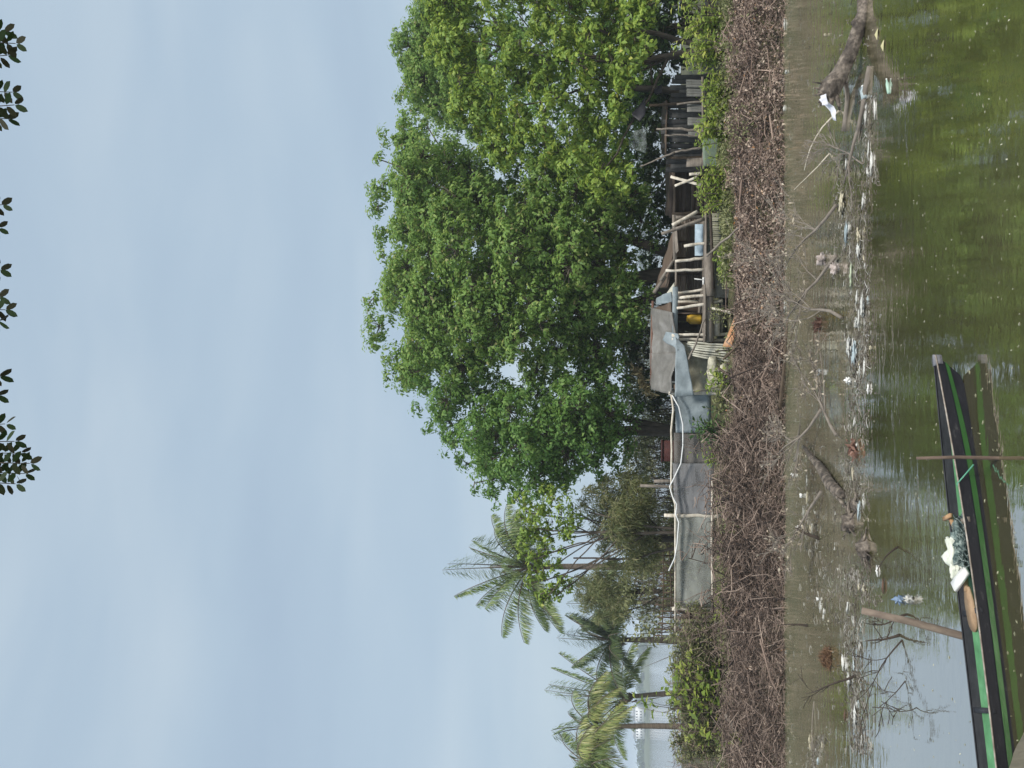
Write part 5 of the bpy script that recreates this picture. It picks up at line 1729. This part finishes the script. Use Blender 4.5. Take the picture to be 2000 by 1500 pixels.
# reddish clump
for px, lab in (((1602, 636), 'small red brown leaf clump floating below the shack'), ((1672, 878), 'small red brown twig clump floating beside the scum')):
    c = G(*px)
    m_ = MB()
    n = 40
    C = np.array(c) + rng.normal(0, .07, (n, 3)) * np.array([1, 1, .4]) + np.array([0, 0, .05])
    leaves(m_, C, rng.normal(0, 1, (n, 3)), rng.normal(0, 1, (n, 3)), rng.uniform(.07, .14, n), .05)
    sticks(m_, np.repeat(np.array(c)[None], 14, 0), np.array(c) + rng.normal(0, .1, (14, 3)) * np.array([1, 1, .6]), .006, .003)
    tag(m_.build('dead_leaf_clump', leaf_mat('red_dead_leaf', [(0, (.14, .08, .055)), (1, (.34, .2, .15))]), origin=tuple(c)), lab, 'dead leaves')

# ------------------------------------------------------------------ floating rubbish
PL_C = surf_mat('cream_plastic_scrap', [(.3, (.28, .25, .17)), (.7, (.58, .53, .4))], scale=(14, 14, 14), bump=.3, rough=.45)
PL_B = surf_mat('pale_blue_plastic_scrap', [(.3, (.25, .3, .32)), (.7, (.45, .53, .55))], scale=(14, 14, 14), bump=.3, rough=.45)
PL_G = surf_mat('pale_green_plastic_scrap', [(.3, (.3, .36, .24)), (.7, (.5, .55, .4))], scale=(14, 14, 14), bump=.3, rough=.45)
LEAFD = surf_mat('floating_dead_leaf', [(.3, (.06, .035, .025)), (.7, (.14, .09, .06))], bump=.2)


def scrap(label, px, lx, ly, h, mat, seed, name='plastic_scrap', cat='rubbish', group=None, ang=None):
    c = G(*px)
    a = random.uniform(-.25, .25) if ang is None else ang
    m_ = MB()
    m_.add(*crumple(c + Vector((0, 0, h * .35)), lx * .34, ly * .3, h * .26, seed, nu=26, nv=13, amp=1.15, sc=2.8, ax=Vector((math.cos(a), math.sin(a), 0))))
    return tag(m_.build(name, mat, smooth=True, origin=tuple(c)), label, cat, group)


named = [
    ((1648, 396), .42, .3, .1, PL_C, 'cream crumpled plastic sheet floating in the rubbish line, largest on the right'),
    ((1655, 455), .38, .12, .06, PL_B, 'pale blue strip of plastic floating left of the cream sheet'),
    ((1681, 462), .25, .14, .08, PL_C, 'cream scrap of plastic floating nearest the open water'),
    ((1680, 488), .3, .14, .07, PL_W, 'ragged white plastic floating below the pinkish rags'),
    ((1664, 540), .45, .1, .05, PL_G, 'long pale green plastic strip in the middle of the rubbish line'),
    ((1688, 600), .34, .2, .08, PL_W, 'white crumpled plastic floating left of the green strip'),
    ((1675, 630), .16, .1, .07, PL_W, 'small bright white scrap in the rubbish below the shack'),
    ((1662, 678), .36, .24, .09, PL_W, 'broad pale plastic bundle floating below the fanned slats'),
    ((1672, 690), .4, .2, .08, PL_B, 'pale blue grey plastic bundle beside the broad pale one'),
    ((1603, 727), .13, .12, .13, WHITE, 'white foam lump standing upright nearest the bank'),
    ((1663, 743), .12, .1, .13, WHITE, 'white foam lump standing upright in the rubbish line'),
    ((1698, 760), .16, .05, .05, WHITE, 'thin white foam piece floating in open green water'),
    ((1704, 679), .08, .08, .06, PL_C, 'small round cream float in open green water'),
    ((1551, 928), .1, .08, .09, WHITE, 'white foam ball below the thick dark branch'),
    ((1568, 968), .1, .08, .09, WHITE, 'white foam ball left of the one below the thick dark branch'),
    ((1562, 1030), .08, .06, .1, WHITE, 'small upright foam scrap near the dark cross shaped branch'),
    ((1570, 1000), .3, .03, .03, PL_W, 'thin white strip floating below the second foam ball'),
    ((1534, 48), .3, .06, .05, PL_W, 'long white plastic strip at the waterline in the far right'),
    ((1537, 140), .1, .08, .06, PL_W, 'round white lid at the waterline on the right'),
    ((1534, 600), .3, .06, .05, PL_W, 'white plastic strip at the waterline under the shack'),
    ((1540, 688), .05, .05, .06, WHITE, 'tiny white float at the waterline under the sacks'),
    ((1512, 760), .1, .06, .07, PL_W, 'white scrap stuck in the brush at the waterline'),
    ((1715, 1115), .16, .05, .04, WHITE, 'white plastic piece floating left of the stumps'),
    ((1600, 1170), .07, .06, .07, WHITE, 'small white float left of the dark cross shaped branch'),
    ((1672, 1400), .4, .16, .05, PL_W, 'whitish foam mat at the left end of the rubbish line'),
    ((1660, 1330), .3, .18, .06, PL_W, 'frothy white scrap beside the brown palm husk'),
    ((1583, 1450), .34, .05, .05, PL_C, 'pale bamboo piece floating at the left edge of the pond'),
    ((1524, 1253), .06, .05, .06, WHITE, 'white float at the waterline below the left shrubs'),
    ((1615, 68), .06, .05, .08, PL_C, 'small upright cream scrap behind the driftwood log'),
]
for i, (px, lx, ly, h, mt, lab) in enumerate(named):
    scrap(lab, px, lx, ly, h, mt, i + 1)
# fallen leaves
for px, lab in (((1727, 86), 'pale yellow leaf floating beside the driftwood log'), ((1715, 64), 'small pale leaf floating nearer the driftwood log')):
    c = G(*px)
    m_ = MB(); leaves(m_, np.array([tuple(c + Vector((0, 0, .015)))]), np.array([[1., .1, 0]]), np.array([[0, -.2, 1.]]), .2, .09)
    o = m_.build('floating_leaf', surf_mat('yellow_leaf', [(.3, (.4, .38, .2)), (.7, (.55, .5, .3))], bump=0), origin=tuple(c)); tag(o, lab, 'leaf')
for px, lab in (((1727, 1145), 'dark curved seed pod floating right of the blue bag'), ((1652, 1398), 'dark pointed leaf floating in the foam at the left')):
    c = G(*px)
    m_ = MB(); m_.tube([c + Vector((-.1, 0, .008)), c + Vector((-.04, .0, .018)), c + Vector((.04, -.01, .018)), c + Vector((.1, .02, .01))], [.004, .016, .016, .004], 7)
    tag(m_.build('seed_pod', LEAFD, smooth=True, origin=tuple(c)), lab, 'seed pod')


def bottle(label, px, L, r, ang, mat, capm):
    c = G(*px)
    t = thing('plastic_bottle', label, 'bottle', c)
    d = Vector((math.cos(ang), math.sin(ang), .12)).normalized()
    a = c - d * L / 2 + Vector((0, 0, r * .6))
    m_ = MB(); m_.tube([a, a + d * L * .04, a + d * L * .62, a + d * L * .8, a + d * L * .92], [r * .7, r, r, r * .55, r * .36], 10); m_.build('body', mat, t, smooth=True)
    m_ = MB(); m_.tube([a + d * L * .92, a + d * L], r * .42, 10); m_.build('cap', capm, t)


bottle('pale blue plastic bottle floating below the driftwood log', (1692, 180), .2, .05, .2, PL_B, WHITE)
bottle('slim green bottle floating nearest the viewer on the right', (1736, 168), .2, .022, .15, surf_mat('pale_green_bottle', [(.3, (.25, .4, .32)), (.7, (.45, .6, .5))], bump=0, rough=.3), WHITE)

# anonymous scraps along the rubbish lines
kinds = [(PL_W, 'small white plastic scrap floating in the rubbish line', 'white scraps in the rubbish line'), (PL_C, 'small cream plastic scrap floating in the rubbish line', 'cream scraps in the rubbish line'),
         (PL_B, 'small pale blue plastic scrap floating in the rubbish line', 'pale blue scraps in the rubbish line')]
lines = [[(1650, 300), (1648, 420), (1668, 540), (1678, 660), (1672, 760), (1665, 900), (1672, 1000)], [(1690, 360), (1684, 520), (1692, 640), (1690, 720)], [(1658, 1180), (1668, 1280), (1672, 1380), (1684, 1470)],
         [(1560, 860), (1580, 1000), (1600, 1120), (1612, 1220)], [(1700, 180), (1692, 280), (1706, 360)], [(1524, 0), (1528, 300), (1532, 620), (1530, 760)], [(1600, 1440), (1585, 1500)], [(1650, 1110), (1700, 1180)]]
protos = []
for ki, (mt, lab, gr) in enumerate(kinds):
    for v in range(3):
        m_ = MB(); m_.add(*crumple(Vector((0, 0, .012)), 0.09, .03, .018, ki * 3 + v + 20, nu=14, nv=8, amp=1.0, sc=2.3))
        o = m_.build('plastic_scrap', mt, smooth=True)
        protos.append([o, lab, gr, False])
cnt = 0
for ln, num in zip(lines, (20, 7, 12, 8, 5, 9, 3, 3)):
    for k in range(num):
        f = random.uniform(0, len(ln) - 1.001)
        i = int(f)
        x = ln[i][0] + (ln[i + 1][0] - ln[i][0]) * (f - i) + random.gauss(0, 7)
        y = ln[i][1] + (ln[i + 1][1] - ln[i][1]) * (f - i)
        g = G(max(1522, x), y)
        pr = random.choice(protos[:3] * 3 + protos)
        if not pr[3]:
            o = pr[0]; pr[3] = True
        else:
            o = pr[0].copy(); COL.objects.link(o)
        tag(o, pr[1], 'rubbish', pr[2])
        o.location = g
        o.rotation_euler = (0, 0, random.uniform(-.5, .5))
        s = random.uniform(.25, .8)
        o.scale = (s * random.uniform(.7, 2.4), s, s * random.uniform(.8, 1.4))
        cnt += 1
for pr in protos:
    if not pr[3]:
        bpy.data.objects.remove(pr[0])

# uncountable scum, twigs and leaf bits in the same bands
SCUM = surf_mat('scum_bits', [(0.0, (.05, .042, .032)), (.5, (.14, .122, .1)), (.85, (.27, .255, .225)), (1.0, (.55, .55, .52))], bump=0, island=.9, rough=.8)
mb = MB()
pts = []
for ln, num, sg in zip(lines, (1100, 240, 650, 500, 140, 260, 160, 200), (13, 8, 12, 22, 8, 3, 8, 14)):
    for k in range(num):
        f = random.uniform(0, len(ln) - 1.001)
        i = int(f)
        x = ln[i][0] + (ln[i + 1][0] - ln[i][0]) * (f - i) + random.gauss(0, sg)
        y = ln[i][1] + (ln[i + 1][1] - ln[i][1]) * (f - i)
        pts.append(tuple(G(max(1520, x), y)))
for k in range(900):
    pts.append(tuple(G(random.uniform(1535, 1700), random.uniform(0, 1500))))
C = np.array(pts) + np.array([0, 0, .006])
n = len(C)
d = nrm(np.stack([rng.normal(0, 1, n), rng.normal(0, .5, n), rng.normal(0, .04, n)], 1))
Ln = rng.uniform(.04, .28, (n, 1)) ** 1.3
sticks(mb, C - d * Ln / 2, C + d * Ln / 2, rng.uniform(.003, .009, n), .003, bend=.12)
stuff(mb.build('floating_debris', SCUM), 'fine twigs and scum drifting in the rubbish lines of the pond', 'debris')
mb = MB()
pts = [tuple(G(random.uniform(1690, 1995), random.uniform(0, 1500), .004)) for _ in range(420)] + [tuple(G(random.uniform(1540, 1720), random.uniform(0, 1500), .004)) for _ in range(500)]
n = len(pts)
leaves(mb, np.array(pts), np.stack([rng.normal(0, 1, n), rng.normal(0, .4, n), np.zeros(n)], 1), np.stack([rng.normal(0, .1, n), rng.normal(0, .1, n), np.ones(n)], 1), rng.uniform(.015, .06, n), rng.uniform(.006, .013, n))
stuff(mb.build('floating_specks', leaf_mat('pale_speck', [(0, (.25, .26, .15)), (1, (.6, .6, .45))], transl=.1)), 'tiny pale leaf specks scattered over the pond', 'specks')

# ------------------------------------------------------------------ overhanging branch near the viewer
tip_y = [(62, 20), (85, 42), (108, 26), (180, 36), (205, 40), (232, 26), (400, 15), (445, 7), (527, 12), (580, 10), (605, 22), (628, 9), (735, 11), (772, 5), (828, 22), (862, 40), (885, 52), (905, 70), (925, 60), (945, 42)]
ob = thing('overhanging_tree', 'tree whose dark pinnate leaves hang in from above near the viewer', 'tree', (6.2, -2.2, 1.4))
bm_ = MB()
bm_.tube([(6.2, -2.2, 1.2), (6.1, -2.0, 3.2), (5.0, -.4, 5.4), P(-520, -600, 3.0), P(-420, -250, 3.0), P(-330, 0, 3.0), P(-300, 500, 3.05), P(-280, 1050, 3.1)], [.16, .13, .09, .05, .04, .03, .02, .01], 8)
bm_.build('trunk', BARK, ob, smooth=True)
for k, (y, xt) in enumerate(tip_y):
    D = 3.0 + random.uniform(-.15, .15)
    m_ = MB()
    y0 = y + random.uniform(-30, 30) if y < 800 else y + (885 - y) * .35
    x0 = -300
    A0, B0 = P(x0, y0, D), P(xt - 12, y, D + random.uniform(-.1, .1))
    pts = [A0.lerp(B0, f) + Vector((0, 0, .05 * math.sin(math.pi * f))) for f in np.linspace(0, 1, 8)]
    m_.tube(pts, [.006 - .0045 * i / 7 for i in range(8)], 5, mat=1)
    C, A, NN, LL = [], [], [], []
    tan0 = (B0 - A0).normalized()
    view = (B0 - CAM).normalized()
    side = tan0.cross(view).normalized()
    nl = 23
    lens = .052
    for j in range(nl):
        f = .15 + .85 * j / (nl - 1)
        p = A0.lerp(B0, f) + Vector((0, 0, .05 * math.sin(math.pi * f)))
        for s in (-1, 1):
            dd = (side * s * random.uniform(.7, .85) + tan0 * (.6 + .9 * (f > .97)) + view * random.uniform(-.2, .2)).normalized()
            C.append(p + dd * lens * .55)
            A.append(dd)
            NN.append(view * -1 + Vector([random.gauss(0, .35) for _ in range(3)]))
            LL.append(lens * random.uniform(.85, 1.1))
    C, A, NN, LL = np.array(C), nrm(np.array(A)), np.array(NN), np.array(LL)
    # rounder leaflets: 8-gon outline
    B = nrm(np.cross(NN, A)); N2 = np.cross(A, B)
    prof_ = [(-.5, 0), (-.3, .16), (0, .21), (.28, .18), (.5, 0.0), (.28, -.18), (0, -.21), (-.3, -.15)]
    V = np.stack([C + A * (LL[:, None] * a_) + B * (LL[:, None] * w_) + N2 * (LL[:, None] * abs(w_) * .25) for a_, w_ in prof_], 1).reshape(-1, 3)
    m_.add(V, np.arange(len(C) * 8).reshape(-1, 8))
    m_.build('leaf', [LF_NEAR, BARK], ob)

# ------------------------------------------------------------------ haze
hz = bpy.data.materials.new('pale_haze')
nt = nodes_of(hz)
pv = N(nt, 'ShaderNodeVolumePrincipled')
pv.inputs['Color'].default_value = (0.82, 0.9, 1.0, 1)
pv.inputs['Density'].default_value = 0.0007
pv.inputs['Anisotropy'].default_value = 0.2
o = N(nt, 'ShaderNodeOutputMaterial')
nt.links.new(pv.outputs[0], o.inputs['Volume'])
mb = MB()
mb.box((0, 1000, 9.0), (5200, 3400, 23.0))
hzo = mb.build('haze', hz)
hzo['kind'] = 'stuff'
HAZE = hzo

# ------------------------------------------------------------------ world, sun, camera
w = bpy.data.worlds.new('World')
S.world = w
w.use_nodes = True
nt = w.node_tree
nt.nodes.clear()
L = nt.links.new
SUN_EL, SUN_ROT = R(57), R(152)
sky = N(nt, 'ShaderNodeTexSky')
sky.sky_type = 'NISHITA'
sky.sun_disc = False
sky.sun_elevation = SUN_EL
sky.sun_rotation = SUN_ROT
sky.air_density = 1.2
sky.dust_density = 2.5
tc = N(nt, 'ShaderNodeTexCoord')
mp = N(nt, 'ShaderNodeMapping')
mp.inputs['Rotation'].default_value = (0, R(-24), 0)
mp.inputs['Scale'].default_value = (0.9, 1.0, 4.2)
L(tc.outputs['Generated'], mp.inputs['Vector'])
n1 = N(nt, 'ShaderNodeTexNoise')
n1.inputs['Scale'].default_value = 1.6
n1.inputs['Detail'].default_value = 4
n1.inputs['Roughness'].default_value = 0.45
n1.inputs['Distortion'].default_value = 0.4
L(mp.outputs[0], n1.inputs['Vector'])
K = 10.0    # the sky texture is scaled by 0.1 below, so the cloud veil is given in the same units
cloud = ramp(nt, n1.outputs['Fac'], [(0.27, (.42, .54, .68)), (0.5, (.49, .62, .745)), (0.73, (.60, .715, .81))])
sc = N(nt, 'ShaderNodeVectorMath', operation='SCALE')
sc.inputs['Scale'].default_value = K
L(cloud, sc.inputs[0])
mx = N(nt, 'ShaderNodeMix')
mx.data_type = 'RGBA'
mx.inputs[0].default_value = 0.86
L(sky.outputs[0], mx.inputs[6])
L(sc.outputs[0], mx.inputs[7])
bg = N(nt, 'ShaderNodeBackground')
bg.inputs['Strength'].default_value = 0.1
L(mx.outputs[2], bg.inputs['Color'])
o = N(nt, 'ShaderNodeOutputWorld')
L(bg.outputs[0], o.inputs['Surface'])

sl = bpy.data.lights.new('sun', 'SUN')
sl.energy = 4.2
sl.angle = R(10)
sl.color = (1.0, 0.95, 0.87)
so = bpy.data.objects.new('sun', sl)
COL.objects.link(so)
sdir = Vector((math.cos(SUN_EL) * math.sin(SUN_ROT), math.cos(SUN_EL) * math.cos(SUN_ROT), math.sin(SUN_EL)))  # towards the sun
so.rotation_euler = sdir.to_track_quat('Z', 'Y').to_euler()

cd = bpy.data.cameras.new('camera')
cd.sensor_width = 36
cd.sensor_fit = 'HORIZONTAL'
cd.lens = 36 * F / 2000
cd.clip_start = 0.05
cd.clip_end = 6000
co = bpy.data.objects.new('camera', cd)
COL.objects.link(co)
m3 = Matrix((-UPV, RGT, -FWD)).transposed()      # columns: camera x, y, z axes; the phone was held on its side
co.matrix_world = Matrix.Translation(CAM) @ m3.to_4x4()
S.camera = co

S.view_settings.view_transform = 'Standard'
S.view_settings.look = 'None'
S.view_settings.exposure = 0.0
S.view_settings.gamma = 1.0
S.view_settings.use_curve_mapping = False
S.cycles.use_denoising = True
S.cycles.max_bounces = 7
S.cycles.diffuse_bounces = 3
S.cycles.glossy_bounces = 3
S.cycles.transmission_bounces = 3
S.cycles.volume_bounces = 1
S.cycles.transparent_max_bounces = 16
S.cycles.use_adaptive_sampling = True
S.cycles.adaptive_threshold = 0.02
S.cycles.sample_clamp_indirect = 6
